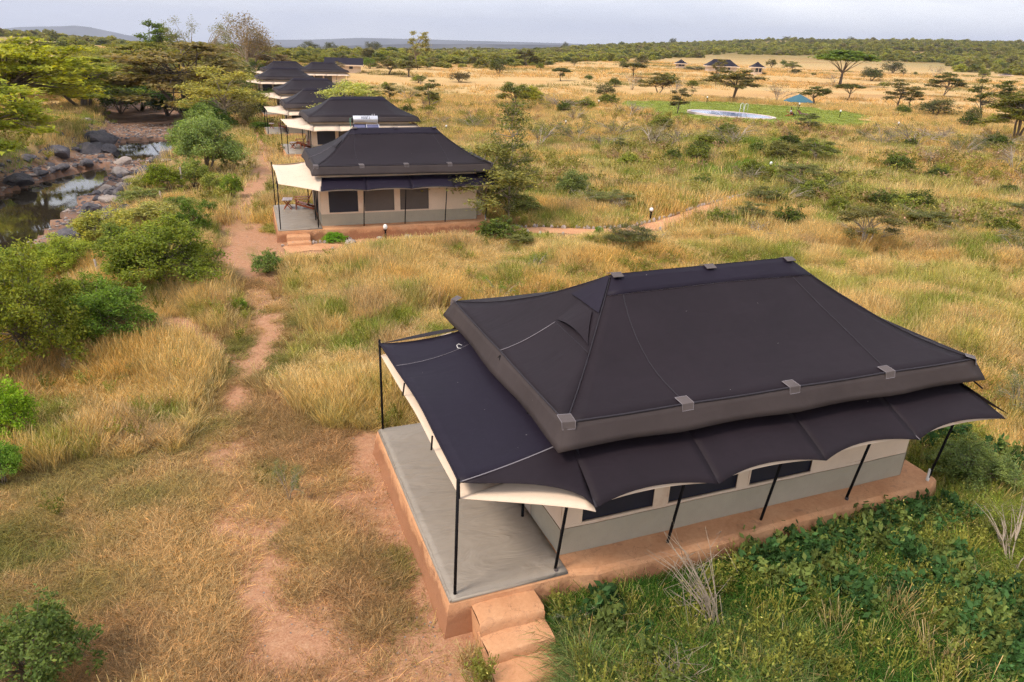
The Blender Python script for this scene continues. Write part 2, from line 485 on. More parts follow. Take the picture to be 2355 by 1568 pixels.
# ------------------------------------------------------------------ mesh helpers
class MB:
    def __init__(s):
        s.v = []; s.f = []; s.m = []; s.n = 0

    def add(s, verts, faces, mi=0):
        s.v.append(np.asarray(verts, float).reshape(-1, 3))
        s.f += [tuple(i + s.n for i in f) for f in faces]
        s.m += [mi] * len(faces)
        s.n += len(s.v[-1])

    def box(s, x0, x1, y0, y1, z0, z1, mi=0):
        s.add([(x0, y0, z0), (x1, y0, z0), (x1, y1, z0), (x0, y1, z0), (x0, y0, z1), (x1, y0, z1), (x1, y1, z1), (x0, y1, z1)],
              [(0, 3, 2, 1), (4, 5, 6, 7), (0, 1, 5, 4), (1, 2, 6, 5), (2, 3, 7, 6), (3, 0, 4, 7)], mi)

    def bar(s, p, q, w, h=None, mi=0):
        """a square bar from p to q"""
        p = Vector(p); q = Vector(q); d = (q - p).normalized(); h = h or w
        a = d.cross(Vector((0, 0, 1)))
        if a.length < 1e-3:
            a = Vector((1, 0, 0))
        a.normalize(); b = d.cross(a).normalized()
        vs_ = [pt + a * (sx * w / 2) + b * (sy * h / 2) for pt in (p, q) for sx, sy in ((-1, -1), (1, -1), (1, 1), (-1, 1))]
        s.add([tuple(v) for v in vs_], [(0, 1, 2, 3), (7, 6, 5, 4), (0, 4, 5, 1), (1, 5, 6, 2), (2, 6, 7, 3), (3, 7, 4, 0)], mi)

    def tube(s, pts, rad, n=6, mi=0, cap=True):
        pts = [np.asarray(p, float) for p in pts]
        rad = [rad] * len(pts) if isinstance(rad, (int, float)) else rad
        rings = []
        for i, p in enumerate(pts):
            d = pts[min(i + 1, len(pts) - 1)] - pts[max(i - 1, 0)]
            d = d / (np.linalg.norm(d) + 1e-9)
            a = np.cross(d, [0.13, 0.21, 1.0]) if abs(d[2]) < .9 else np.cross(d, [1, .1, 0])
            a /= np.linalg.norm(a); b = np.cross(d, a)
            an = np.arange(n) * 2 * math.pi / n
            rings.append(p + rad[i] * (np.cos(an)[:, None] * a + np.sin(an)[:, None] * b))
        f = []
        for i in range(len(pts) - 1):
            for k in range(n):
                f.append((i * n + k, i * n + (k + 1) % n, (i + 1) * n + (k + 1) % n, (i + 1) * n + k))
        if cap:
            f.append(tuple(range(n - 1, -1, -1))); f.append(tuple((len(pts) - 1) * n + k for k in range(n)))
        s.add(np.concatenate(rings), f, mi)

    def grid(s, fn, nu, nv, mi=0):
        v = [fn(i / nu, j / nv) for j in range(nv + 1) for i in range(nu + 1)]
        f = [(j * (nu + 1) + i, j * (nu + 1) + i + 1, (j + 1) * (nu + 1) + i + 1, (j + 1) * (nu + 1) + i) for j in range(nv) for i in range(nu)]
        s.add(v, f, mi)

    def mesh(s, name, mats, smooth=False):
        me = bpy.data.meshes.new(name)
        v = np.concatenate(s.v)
        me.from_pydata(v.tolist(), [], s.f)
        for m in (mats if isinstance(mats, (list, tuple)) else [mats]):
            me.materials.append(m)
        if any(s.m):
            me.polygons.foreach_set('material_index', s.m)
        if smooth:
            me.shade_smooth()
        me.update()
        return me

    def build(s, name, mats, parent=None, smooth=False, thick=0.0, bevel=0.0):
        o = bpy.data.objects.new(name, s.mesh(name, mats, smooth))
        COL.objects.link(o)
        if parent:
            o.parent = parent
        if thick:
            md = o.modifiers.new('thickness', 'SOLIDIFY'); md.thickness = thick; md.offset = 0
        if bevel:
            md = o.modifiers.new('edge', 'BEVEL'); md.width = bevel; md.segments = 2; md.limit_method = 'ANGLE'
        return o


def tag(o, label=None, cat=None, group=None, kind=None):
    if label: o['label'] = label
    if cat: o['category'] = cat
    if group: o['group'] = group
    if kind: o['kind'] = kind
    return o


def empty(name, loc, rz=0.0, scale=(1, 1, 1)):
    o = bpy.data.objects.new(name, None)
    o.empty_display_size = .3
    COL.objects.link(o)
    o.location = loc; o.rotation_euler = (0, 0, rz); o.scale = scale
    return o


def copy_thing(root, loc, rz=0.0, scale=None):
    r = root.copy(); COL.objects.link(r); r.location = loc; r.rotation_euler = (0, 0, rz)
    if scale: r.scale = scale
    for ch in root.children:
        c = ch.copy(); COL.objects.link(c); c.parent = r
        for g in ch.children:
            d = g.copy(); COL.objects.link(d); d.parent = c
    return r


def raw_mesh(name, verts, faces_flat, fsize, mat, col=None):
    """numpy mesh with same-sized faces and an optional per-face colour"""
    me = bpy.data.meshes.new(name)
    nv = len(verts); nf = len(faces_flat) // fsize
    me.vertices.add(nv); me.vertices.foreach_set('co', np.asarray(verts, np.float32).ravel())
    me.loops.add(nf * fsize); me.loops.foreach_set('vertex_index', np.asarray(faces_flat, np.int32))
    me.polygons.add(nf); me.polygons.foreach_set('loop_start', np.arange(0, nf * fsize, fsize, dtype=np.int32))
    me.update(calc_edges=True)
    if col is not None:
        a = me.attributes.new('Col', 'FLOAT_COLOR', 'FACE')
        a.data.foreach_set('color', np.concatenate([col, np.ones((nf, 1))], 1).astype(np.float32).ravel())
    me.materials.append(mat)
    return me


# ------------------------------------------------------------------ ground sheet
def build_ground():
    na, nr = 460, 620
    fine = np.linspace(-46, 46, na - 60)
    az = np.radians(np.concatenate([np.linspace(-180, -46, 31)[:-1], fine, np.linspace(46, 180, 31)[1:]]))
    t = np.linspace(0, 1, nr)
    r = 1.2 + 8 * t + (np.exp(t * 7.2) - 1) / (math.exp(7.2) - 1) * 14000
    R_, A_ = np.meshgrid(r, az, indexing='ij')
    x = R_ * np.sin(A_); y = R_ * np.cos(A_)
    z = land(x, y)
    n = len(az)
    v = np.stack([x, y, z], -1).reshape(-1, 3)
    v = np.concatenate([v, [[0, 0, float(land(0, 0))]]])
    i, j = np.meshgrid(np.arange(nr - 1), np.arange(n - 1), indexing='ij')
    a = (i * n + j).ravel()
    q = np.stack([a, a + n, a + n + 1, a + 1], -1)[:, ::-1]
    me = raw_mesh('ground', v, q.ravel(), 4, M_GROUND)
    xf, yf = v[:, 0], v[:, 1]
    dirt, lush, lawn, mown, river = masks(xf, yf)
    rr = np.hypot(xf, yf)
    farm = sstep(55, 130, rr + (fbm(xf * .05, yf * .05, 60) - .5) * 50)
    hill = sstep(350, 650, rr)
    lush = np.maximum(lush, hill * (.35 + .5 * fbm(xf * .01, yf * .01, 61)) * (1 - lawn))
    one = np.ones_like(dirt)
    for nm, cc in (('ma', (dirt, lush, lawn)), ('mb', (mown, river, farm))):
        at = me.attributes.new(nm, 'FLOAT_COLOR', 'POINT')
        at.data.foreach_set('color', np.stack([*cc, one], -1).astype(np.float32).ravel())
    me.shade_smooth()
    o = bpy.data.objects.new('ground', me); COL.objects.link(o)
    tag(o, kind='structure')
    # centre cap
    return o


build_ground()


def water_mat():
    m, t = nmat('river_water')
    f = noise(t, 2.5, 4, .5)
    finish(t, (.030, .024, .015), .03, f, .05, .03, spec=.8)
    return m


M_WATER = water_mat()
for nm, poly in (('river', [(-420, 1010), (-360, 740), (-40, 450), (90, 420), (260, 380), (270, 410), (180, 470), (80, 560), (0, 600), (-200, 830)]), ('river', [(236, 350), (280, 312), (410, 312), (420, 352), (340, 384), (260, 382)])):
    P = poly_px(poly, -3.02)
    mb = MB(); mb.add([(p[0], p[1], -3.02) for p in P], [tuple(range(len(P)))[::-1]])
    o = mb.build(nm, M_WATER); tag(o, kind='structure')


# mountains
def mountain(name, X0, X1, tops, dist, col_mat):
    mb = MB()
    xs = np.linspace(X0, X1, 60)
    def fn(s, t):
        X = X0 + (X1 - X0) * s
        b = (X - CX) / FPX * 1.085
        e = np.interp(X, [q[0] for q in tops], [q[1] for q in tops])
        dd = dist * (1 - .22 * (1 - t)) if t < .7 else dist * (1 - .22 * .3 + .25 * (t - .7))
        # screen y of the eye line at X is found from the camera itself
        hy = to_px(np.array(b * 1e6), np.array(1e6), np.array(CAMH))[1]
        top = CAMH + (hy - e) / FPX * dist * 1.09
        prof = sstep(0, .72, t) if t < .72 else 1 - sstep(.72, 1.0, t)
        z = -420 + (top + 420) * prof + (float(fbm(X * .03, t * 9, 77)) - .5) * 90 * prof * (1 - prof) * 4
        return (b * dd, dd, z)
    mb.grid(fn, 90, 14)
    o = mb.build(name, col_mat, smooth=True); tag(o, kind='structure')


M_MOUNT = simple('mountain_scrub', (.085, .085, .09), .95, .4, .004, .05, bump=.0)
mountain('mountain', 60, 470, [(60, 75), (140, 62), (190, 58.5), (240, 58), (270, 58), (300, 57), (330, 60), (400, 74), (470, 84)], 9000, M_MOUNT)
mountain('mountain', 480, 1420, [(480, 96), (560, 88), (640, 85), (760, 86), (860, 84), (960, 87), (1100, 92), (1250, 97), (1420, 106)], 9500, M_MOUNT)
mountain('mountain', 2140, 2900, [(2140, 108), (2200, 102), (2290, 96), (2354, 98), (2500, 96), (2900, 120)], 9000, M_MOUNT)
# lower wooded ridge in front of them
mountain('wooded_hill', 420, 1500, [(420, 104), (520, 100), (640, 98), (800, 97), (960, 95.5), (1100, 97.5), (1250, 100), (1500, 110)], 3600, M_MOUNT)


# ------------------------------------------------------------------ foliage prototypes
def leaves_mesh(name, C, size, mat, rs, upb=.5, quad=False, colfn=None, along=None):
    n = len(C)
    nr_ = rs.normal(size=(n, 3)); nr_[:, 2] = np.abs(nr_[:, 2]) + upb * 1.5
    nr_ /= np.linalg.norm(nr_, axis=1)[:, None]
    a = rs.normal(size=(n, 3)) if along is None else along + rs.normal(size=(n, 3)) * .35
    a -= (a * nr_).sum(1)[:, None] * nr_; a /= np.linalg.norm(a, axis=1)[:, None]
    b = np.cross(nr_, a)
    s = (size * rs.uniform(.6, 1.35, n))[:, None]
    if quad:
        V = np.stack([C + a * s, C + b * s * .5, C - a * s, C - b * s * .5], 1).reshape(-1, 3); k = 4
    else:
        V = np.stack([C + a * s, C - a * s * .6 + b * s * .55, C - a * s * .6 - b * s * .55], 1).reshape(-1, 3); k = 3
    col = colfn(C, rs)
    return raw_mesh(name, V, np.arange(n * k), k, mat, col)


def col_var(base_var=.45, yellow=.3):
    def fn(C, rs):
        n = len(C)
        l = rs.uniform(1 - base_var, 1 + base_var, n)
        cl = fbm(C[:, 0] * 9 + 50, C[:, 1] * 9 + C[:, 2] * 7, 3, 2)
        l *= .75 + .5 * cl
        y = (rs.uniform(0, 1, n) < .25) * rs.uniform(0, yellow, n) + (cl - .5) * .25
        return np.stack([l * (1 + y * 1.4), l * (1 + y * .5), l * (1 - np.clip(y, 0, 1) * .2)], -1)
    return fn


def limb(p, q, rs, k=4, bow=.12):
    p = np.asarray(p, float); q = np.asarray(q, float)
    L = np.linalg.norm(q - p); o = rs.normal(size=3) * bow * L * .6; o[2] += bow * L
    ts = np.linspace(0, 1, k)
    return [p + (q - p) * t + o * (4 * t * (1 - t)) * .6 for t in ts]


def tree_proto(kind, seed, leaves, ls, mat=None, bark=None, detail=1):
    """crown and trunk meshes of a tree 1 high and 1 across"""
    rs = np.random.default_rng(seed)
    mat = mat or M_LEAF; bark = bark or M_BARK
    pads = []; anchors = []
    tb = MB()
    upb, quad, along = .5, False, None
    if kind == 'umbrella':
        lean = rs.normal(size=2) * .05
        fork = np.array([lean[0], lean[1], rs.uniform(.34, .46)])
        tb.tube(limb((0, 0, -.02), fork, rs, 4, .04), [.03, .026, .022, .02], 6)
        for i in range(16):
            a = i * 2.4 + rs.uniform(-.4, .4); r = .44 * math.sqrt((i + .6) / 16)
            z = .93 - .20 * (r / .44) ** 2 + rs.uniform(-.05, .03)
            pads.append(np.array([math.cos(a) * r, math.sin(a) * r, z]))
            anchors.append(fork)
        sg = (.062, .062, .020); sub = 5; spread = .055; upb = 1.2
    elif kind == 'wide':
        st = rs.integers(2, 5)
        forks = []
        for s in range(st):
            fk = np.array([rs.normal() * .07, rs.normal() * .07, rs.uniform(.3, .42)])
            tb.tube(limb((rs.normal() * .015, rs.normal() * .015, -.02), fk, rs, 4, .05), [.022, .018, .015, .013], 6)
            forks.append(fk)
        for i in range(20):
            a = i * 2.4 + rs.uniform(-.4, .4); r = .46 * math.sqrt((i + .6) / 20)
            z = rs.uniform(.62, .95) - .28 * (r / .46) ** 2
            pads.append(np.array([math.cos(a) * r, math.sin(a) * r, z])); anchors.append(forks[i % st])
        sg = (.055, .055, .02); sub = 4; spread = .06; upb = 1.0
    elif kind == 'thorn':
        lean = rs.normal(size=2) * .08
        top = np.array([lean[0], lean[1], .62])
        tp = limb((0, 0, -.02), top, rs, 5, .08); tb.tube(tp, [.022, .019, .015, .012, .008], 5)
        for i in range(15):
            a = rs.uniform(0, 6.28); z = rs.uniform(.32, .97); r = rs.uniform(.15, .48) * (1 - .35 * abs(z - .6) / .4)
            pads.append(np.array([math.cos(a) * r, math.sin(a) * r, z]))
            anchors.append(tp[min(4, max(1, int(z * 4.2)))])
        sg = (.055, .055, .02); sub = 4; spread = .05; upb = .9
    elif kind in ('round', 'dense'):
        for s in range(5):
            q = np.array([rs.normal() * .16, rs.normal() * .16, rs.uniform(.35, .6)])
            tb.tube(limb((rs.normal() * .03, rs.normal() * .03, -.02), q, rs, 4, .1), [.018, .015, .011, .007], 5)
        npad = 34 if kind == 'round' else 110
        ph = rs.uniform(0, 9)
        for i in range(npad):
            d = rs.normal(size=3); d /= np.linalg.norm(d); d[2] = abs(d[2]) * 1.0 - .22
            rr = rs.uniform(.62, 1.08) * (.58 + .85 * float(fbm(d[0] * 2.2 + ph, d[1] * 2.2 + d[2] * 1.7 + ph, 5, 2)))
            pads.append(np.array([d[0] * .42 * rr, d[1] * .42 * rr, .36 + d[2] * .58 * rr])); anchors.append(np.array([d[0] * .08, d[1] * .08, .3]))
        s_ = .058 if kind == 'round' else .036
        sg = (s_, s_, s_ * .8); sub = 3; spread = .05 if kind == 'round' else .035; upb = .3
        quad = kind == 'dense'
    elif kind == 'feather':
        st = 4; forks = []
        for s in range(st):
            fk = np.array([rs.normal() * .1, rs.normal() * .1, rs.uniform(.35, .55)])
            tb.tube(limb((rs.normal() * .02, rs.normal() * .02, -.02), fk, rs, 4, .08), [.02, .017, .014, .011], 6)
            forks.append(fk)
        for i in range(60):
            a = i * 2.4 + rs.uniform(-.4, .4); r = .48 * math.sqrt((i + .6) / 60)
            z = rs.uniform(.55, .97) - .5 * (r / .48) ** 2.2 * rs.uniform(.3, 1)
            pads.append(np.array([math.cos(a) * r, math.sin(a) * r, max(.12, z)])); anchors.append(forks[i % st])
        sg = (.05, .05, .014); sub = 3; spread = .035; upb = 1.0
    elif kind == 'tall':
        tp = [np.array([.02 * math.sin(z * 6) + .05 * z, .02 * math.cos(z * 5), z]) for z in np.linspace(-.02, 1, 9)]
        tb.tube(tp, list(np.linspace(.016, .003, 9)), 6)
        for i in range(34):
            z = .16 + .84 * (i / 33); a = i * 2.4 + rs.uniform(-.5, .5)
            r = (.30 + .3 * (1 - abs(z - .5) * 1.5)) * rs.uniform(.45, 1.0) * (1.05 - z * .6)
            k = min(8, int(z * 8)); anchors.append(tp[k])
            pads.append(np.array([tp[k][0] + math.cos(a) * r, tp[k][1] + math.sin(a) * r, z + rs.uniform(-.01, .03)]))
            if rs.random() < .8:
                anchors.append(tp[k]); pads.append(np.array([tp[k][0] + math.cos(a) * r * .5, tp[k][1] + math.sin(a) * r * .5, z + .01]))
        sg = (.055, .055, .008); sub = 4; spread = .05; upb = 1.6
    elif kind == 'bare':
        for s in range(6):
            q = np.array([rs.normal() * .14, rs.normal() * .14, rs.uniform(.3, .5)])
            tb.tube(limb((rs.normal() * .02, rs.normal() * .02, -.02), q, rs, 4, .1), [.013, .011, .009, .007], 5)
            for _ in range(6):
                pads.append(q * [2.2, 2.2, 1] + rs.normal(size=3) * [.13, .13, .15] + [0, 0, .25]); anchors.append(q)
        sg = (.05, .05, .035); sub = 4; spread = .06; upb = .2
    CC = []; AL = []
    per = max(1, int(leaves / (len(pads) * sub)))
    for p, an in zip(pads, anchors):
        if detail:
            tb.tube(limb(an, p, rs, 4, .14 if kind != 'tall' else .03), [.009, .007, .005, .003] if kind not in ('tall', 'dense') else [.005, .004, .003, .0015], 4, cap=False)
        for s in range(sub):
            c = p + rs.normal(size=3) * [spread, spread, spread * (.35 if kind in ('umbrella', 'wide', 'thorn', 'tall', 'feather') else .8)]
            if detail > 1 or kind == 'bare':
                tb.tube([p, (p + c) / 2 + rs.normal(size=3) * .006, c + rs.normal(size=3) * .02], [.003, .0022, .001], 3, cap=False)
            CC.append(c + rs.normal(size=(per, 3)) * sg)
            out = (c - an) / (np.linalg.norm(c - an) + 1e-6); out[2] -= .25
            AL.append(np.repeat(out[None], per, 0))
    CC = np.concatenate(CC)
    CC[:, 2] = np.maximum(CC[:, 2], .02)
    if kind == 'feather':
        along = np.concatenate(AL)
    cm = leaves_mesh('crown', CC, ls, mat, rs, upb, quad, col_var(.42 if kind != 'dense' else .5), along)
    tm = tb.mesh('trunk', bark, True)
    return cm, tm


PROTO = {}


def P(kind, seed=0, leaves=1600, ls=.03, bark=None, detail=1):
    key = (kind, seed, leaves)
    if key not in PROTO:
        PROTO[key] = tree_proto(kind, seed, leaves, ls, None, bark, detail)
    return PROTO[key]


def tree(name, x, y, h, w, proto, tint, label, cat='tree', group=None, z=None, rz=None, crown='crown', tilt=0.0):
    zz = float(land(x, y)) if z is None else z
    if cat == 'tree' and h > 1: tint = tuple(c * k for c, k in zip(tint, (1.45, 1.35, 1.2)))
    e = empty(name, (x, y, zz - .03), random.uniform(0, 6.28) if rz is None else rz, (w, w, h))
    if tilt: e.rotation_euler[0] = tilt
    tag(e, label, cat, group)
    c = bpy.data.objects.new(crown, proto[0]); c.color = (*tint, 1); COL.objects.link(c); c.parent = e
    t = bpy.data.objects.new('trunk' if cat == 'tree' else 'stem', proto[1]); COL.objects.link(t); t.parent = e
    return e


def tree_px(name, px, py, hpx, wpx, proto, tint, label, cat='tree', group=None, **kw):
    q = G(px, py); d = math.hypot(q[0], q[1]) if True else 0
    dist = float(np.linalg.norm(q - [0, 0, CAMH]))
    el = math.atan2(CAMH - q[2], d)
    h = hpx / FPX * dist / max(.5, math.cos(el)) ; w = wpx / FPX * dist * .98
    # off-axis magnification of the wide lens
    k = math.cos(math.atan(math.hypot(px - CX, py - CY) / FPX))
    return tree(name, q[0], q[1], h * k * .96, w * k, proto, tint, label, cat, group, z=q[2], **kw)


OLIVE = (.115, .115, .032); DARK = (.062, .078, .022); MIDG = (.12, .145, .03); BRIGHT = (.20, .25, .022)
YELLOW = (.27, .27, .035); GREYG = (.13, .13, .065); BROWN = (.16, .125, .06); DEEP = (.05, .085, .016); PALE = (.22, .22, .075)
# ------------------------------------------------------------------ safari tents
def lerp(a, b, t): return tuple(a[i] + (b[i] - a[i]) * t for i in range(3))


def make_tent(A, yaw, z0, label, style='dark', near=True, steps=3, scale=(1.0, 1.0, 1.0)):
    """local frame: u along the long front, v to the back, plinth corner at the origin"""
    root = empty('safari_tent', (A[0], A[1], z0), yaw, scale)
    tag(root, label, 'tent', 'safari tents in a row along the river')
    hp = .67; Wd = 6.0; L = 11.2
    mb = MB()
    rs = random.Random(int(A[0] * 10) + 5)
    # plinth: rounded block with uneven edge
    ring = []
    for (u, v) in [(-.02, .0), (2.2, -.02), (2.7, -.14), (5, -.17), (8, -.12), (10.9, -.08), (11.28, .12), (11.3, .6), (11.28, 3), (11.28, 5.7), (11.1, 6.1), (6, 6.12), (.1, 6.05), (-.04, 5.98), (-.03, 3)]:
        ring.append((u, v))
    dense = []
    for i in range(len(ring)):
        a = ring[i]; b = ring[(i + 1) % len(ring)]
        n = max(1, int(math.hypot(a[0] - b[0], a[1] - b[1]) / .28)) if near else 1
        for k in range(n): dense.append((a[0] + (b[0] - a[0]) * k / n, a[1] + (b[1] - a[1]) * k / n))
    m = len(dense); V = []
    cx, cy = 5.6, 3
    for lev, (z, off) in enumerate([(-1.1, .16), (0, .10), (.25, .05), (.5, .015), (.60, 0), (.645, -.03), (hp, -.10)]):
        for i, (u, v) in enumerate(dense):
            dx, dy = u - cx, v - cy
            du = off * (1 if dx > 0 else -1) * (1 if abs(dx) > 5.2 else 0); dv = off * (1 if dy > 0 else -1) * (1 if abs(dy) > 2.7 else 0)
            jj = (float(fbm(u * 1.3 + 3, v * 1.3 + z * 2, 8, 3)) - .5) * .09 if near and z < .65 else 0
            V.append((u + du + (jj if abs(dx) > 5.2 else 0), v + dv + (jj if abs(dy) > 2.7 else 0), z + (jj * .2 if z < .66 else 0)))
    F = [(l * m + i, l * m + (i + 1) % m, (l + 1) * m + (i + 1) % m, (l + 1) * m + i) for l in range(6) for i in range(m)]
    F.append(tuple(6 * m + i for i in range(m)))
    mb.add(V, F); mb.build('plinth', M_STUCCO, root, smooth=False)
    # groundsheet over the veranda, creased
    mb = MB()
    def deck(s, t):
        u = .03 + 2.14 * s; v = .03 + 5.94 * t
        z = hp + .012 + .010 * float(fbm(u * 3.1, v * 2.2, 12, 3))
        if s == 0 or t == 0: z -= .006
        return (u, v, z)
    mb.grid(deck, 16 if near else 2, 34 if near else 4)
    mb.add([(.03, .03, hp + .015), (2.17, .03, hp + .015), (2.17, .0, hp - .03), (.02, .0, hp - .03)], [(0, 1, 2, 3)])
    mb.add([(.03, .03, hp + .015), (.03, 5.97, hp + .015), (-.01, 5.97, hp - .03), (-.01, .0, hp - .03)], [(0, 1, 2, 3)])
    mb.build('groundsheet', M_DECK, root, smooth=True, thick=.006)
    # steps
    for k in range(steps):
        z1 = hp - .15 - .20 * k if steps > 3 else hp - .2 - .2 * k
        y1 = -.02 - .46 * k
        y0 = y1 - .50
        mb = MB()
        nu = 12 if near else 2
        prof = [(y1 + .05, z1 - .005), (y1 - .1, z1), (y0 + .06, z1 - .004), (y0 + .02, z1 - .012), (y0 + .0, z1 - .045), (y0 - .02, z1 - .22), (y0 - .03, -1.1)]
        def st(s, t, prof=prof, k=k):
            i = min(len(prof) - 2, int(t * (len(prof) - 1))); f = t * (len(prof) - 1) - i
            y = prof[i][0] + (prof[i + 1][0] - prof[i][0]) * f; z = prof[i][1] + (prof[i + 1][1] - prof[i][1]) * f
            ul, ur = .36 - .01 * k, 1.50 + .0 * k
            u = ul + (ur - ul) * s
            edge = min(s, 1 - s) * (ur - ul)
            w = (float(fbm(u * 2.5, k * 7 + t * 3, 18, 3)) - .5)
            zz = z - max(0, .04 - edge) ** 2 * 12 + w * .035 * (z > -.5)
            return (u + (w * .05 if edge < .01 else 0), y + w * .07 * (t > .3), zz)
        mb.grid(st, nu, 12 if near else 6)
        for uu in (.36 - .01 * k, 1.50):
            mb.add([(uu, y1 + .05, z1 - .04), (uu, y0 - .02, z1 - .05), (uu, y0 - .03, -1.1), (uu, y1 + .05, -1.1)], [(0, 1, 2, 3)])
        mb.build('step', M_TREAD, root, smooth=True)
    # walls
    U0, U1, V0, V1, ZT = 2.2, 10.55, .47, 5.55, 3.12
    band = 1.24
    wins = [(2.60, 4.12), (4.42, 6.02), (6.30, 7.88)]
    wz0, wz1 = 1.31, 2.62
    def wall(name, p, q, zb, zt, mat, nu, curve=.0):
        w = MB()
        def fn(s, t):
            u = p[0] + (q[0] - p[0]) * s; v = p[1] + (q[1] - p[1]) * s; z = zb + (zt - zb) * t
            n_ = (float(fbm(u * 1.5 + v, z * 1.2, 14, 3)) - .5) * .05 if near else 0
            return (u + n_ * (abs(q[1] - p[1]) > .1), v + n_ * (abs(q[0] - p[0]) > .1), z)
        w.grid(fn, nu, 5 if near else 1)
        return w.build(name, mat, root, smooth=True)
    k = 24 if near else 6
    # front wall: piers and rails around the window openings
    wall('wall_skirt', (U0, V0 - .012), (U1, V0 - .012), hp + .004, band, M_BAND, k)
    wall('wall', (U0, V0), (U1, V0), band, wz0, M_TAN, k)
    wall('wall', (U0, V0), (U1, V0), wz1, ZT, M_TAN, k)
    xs = [U0] + [x for w_ in wins for x in w_] + [U1]
    for i in range(0, len(xs), 2):
        wall('wall', (xs[i], V0), (xs[i + 1], V0), wz0, wz1, M_TAN, 3)
    for i, (a, b) in enumerate(wins):
        mt = M_WINDOW if (i == 0 or (style == 'dark')) else M_BLIND
        w = MB(); w.grid(lambda s, t: (a + (b - a) * s, V0 + .035 + .02 * math.sin(math.pi * s) * math.sin(math.pi * t), wz0 + (wz1 - wz0) * t), 6, 6)
        wo_ = w.build('window', mt, root, smooth=True)
        if near:
            fr = MB()
            for (p, q) in (((a, wz0), (b, wz0)), ((b, wz0), (b, wz1)), ((b, wz1), (a, wz1)), ((a, wz1), (a, wz0))):
                fr.bar((p[0], V0 - .006, p[1]), (q[0], V0 - .006, q[1]), .035, .012)
            fr.build('window_hem', M_TAN, wo_)
    wall('wall_skirt', (U1 + .012, V0), (U1 + .012, V1), hp + .004, band, M_BAND, 10)
    wall('wall', (U1, V0), (U1, V1), band, ZT, M_TAN, 10)
    wall('wall', (U1, V1), (U0, V1), hp, ZT, M_TAN, k)
    # end wall behind the veranda, with the zipped door opening
    wall('wall_skirt', (U0 - .012, V0), (U0 - .012, 1.9), hp + .004, band, M_BAND, 5)
    wall('wall', (U0, V0), (U0, 1.9), band, ZT, M_TAN, 5)
    wall('wall', (U0, 3.7), (U0, V1), hp + .004, ZT, M_TAN, 5)
    d = MB(); d.grid(lambda s, t: (U0 + .03, 1.9 + 1.8 * s, hp + .004 + (ZT - .45 - hp) * t), 4, 4)
    d.build('door', M_WINDOW, root)
    d = MB(); d.grid(lambda s, t: (U0 - .03 - .06 * math.sin(s * 18) * t, 1.75 + .3 * s, hp + .02 + 2.3 * t), 12, 5)
    d.build('door_curtain', M_TAN, root, smooth=True, thick=.01)
    # ---- main fly
    ZE, ZR = 3.58, 4.98
    E = [(2.05, .25, ZE), (11.25, .08, ZE), (11.25, 6.4, ZE), (2.0, 6.4, ZE)]
    R0, R1 = (4.38, 3.28, ZR), (8.88, 3.28, ZR + .02)
    SAG = .24
    def sag(t): return SAG * 4 * t * (1 - t) * (1 - .25 * t)
    def face(ea, eb, ra, rb, nscal):
        def fn(s, t):
            e = lerp(ea, eb, s); r_ = lerp(ra, rb, s)
            p = list(lerp(e, r_, t))
            mid = 4 * s * (1 - s)
            p[2] -= sag(t) * (1 - .35 * mid * (nscal > 2))
            if near:
                sc = abs(math.sin(math.pi * s * nscal))
                p[2] -= .015 * sc * (1 - t) ** 2
                p[2] += (float(fbm(p[0] * .9, p[1] * .9, 19, 3)) - .5) * .05 * 4 * t * (1 - t)
            return tuple(p)
        return fn
    nn = 26 if near else 6
    fly = MB()
    fly.grid(face(E[0], E[1], R0, R1, 4), nn, nn // 2 + 2)
    fly.grid(face(E[1], E[2], R1, R1, 2), nn // 2, nn // 2 + 2)
    fly.grid(face(E[2], E[3], R1, R0, 4), nn, nn // 2 + 2)
    fly.grid(face(E[3], E[0], R0, R0, 2), nn // 2, nn // 2 + 2)
    fly.build('roof_fly', M_FLY, root, smooth=False, thick=.008).data.shade_smooth()
    # valance
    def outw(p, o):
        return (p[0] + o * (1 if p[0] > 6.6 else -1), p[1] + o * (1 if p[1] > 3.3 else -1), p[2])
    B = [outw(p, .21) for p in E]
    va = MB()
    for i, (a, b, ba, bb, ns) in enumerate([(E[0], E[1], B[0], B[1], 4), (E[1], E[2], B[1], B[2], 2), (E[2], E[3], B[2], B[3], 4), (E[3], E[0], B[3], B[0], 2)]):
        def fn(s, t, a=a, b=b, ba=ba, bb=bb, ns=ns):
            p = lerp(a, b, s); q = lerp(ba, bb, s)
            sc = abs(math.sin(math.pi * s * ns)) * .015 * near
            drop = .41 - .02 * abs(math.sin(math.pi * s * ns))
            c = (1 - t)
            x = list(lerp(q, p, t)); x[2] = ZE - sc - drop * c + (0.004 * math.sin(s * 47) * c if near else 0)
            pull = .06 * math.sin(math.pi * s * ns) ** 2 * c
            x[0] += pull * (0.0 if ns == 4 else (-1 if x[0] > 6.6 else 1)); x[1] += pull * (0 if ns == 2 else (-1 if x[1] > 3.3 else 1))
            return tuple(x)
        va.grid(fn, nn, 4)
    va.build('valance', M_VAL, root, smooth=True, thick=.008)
    # ridge strip
    rc = MB()
    _fa = face(E[0], E[1], R0, R1, 4); _fb = face(E[2], E[3], R1, R0, 4)
    rc.grid(lambda s, t: tuple(np.array(_fa(.006 + .988 * s, .86 + .139 * t)) + [0, -.01, .016]), 14, 4)
    rc.grid(lambda s, t: tuple(np.array(_fb(.006 + .988 * s, .86 + .139 * t)) + [0, .01, .016]), 14, 4)
    rc.build('ridge_strip', M_NAVY, root, smooth=True, thick=.006)
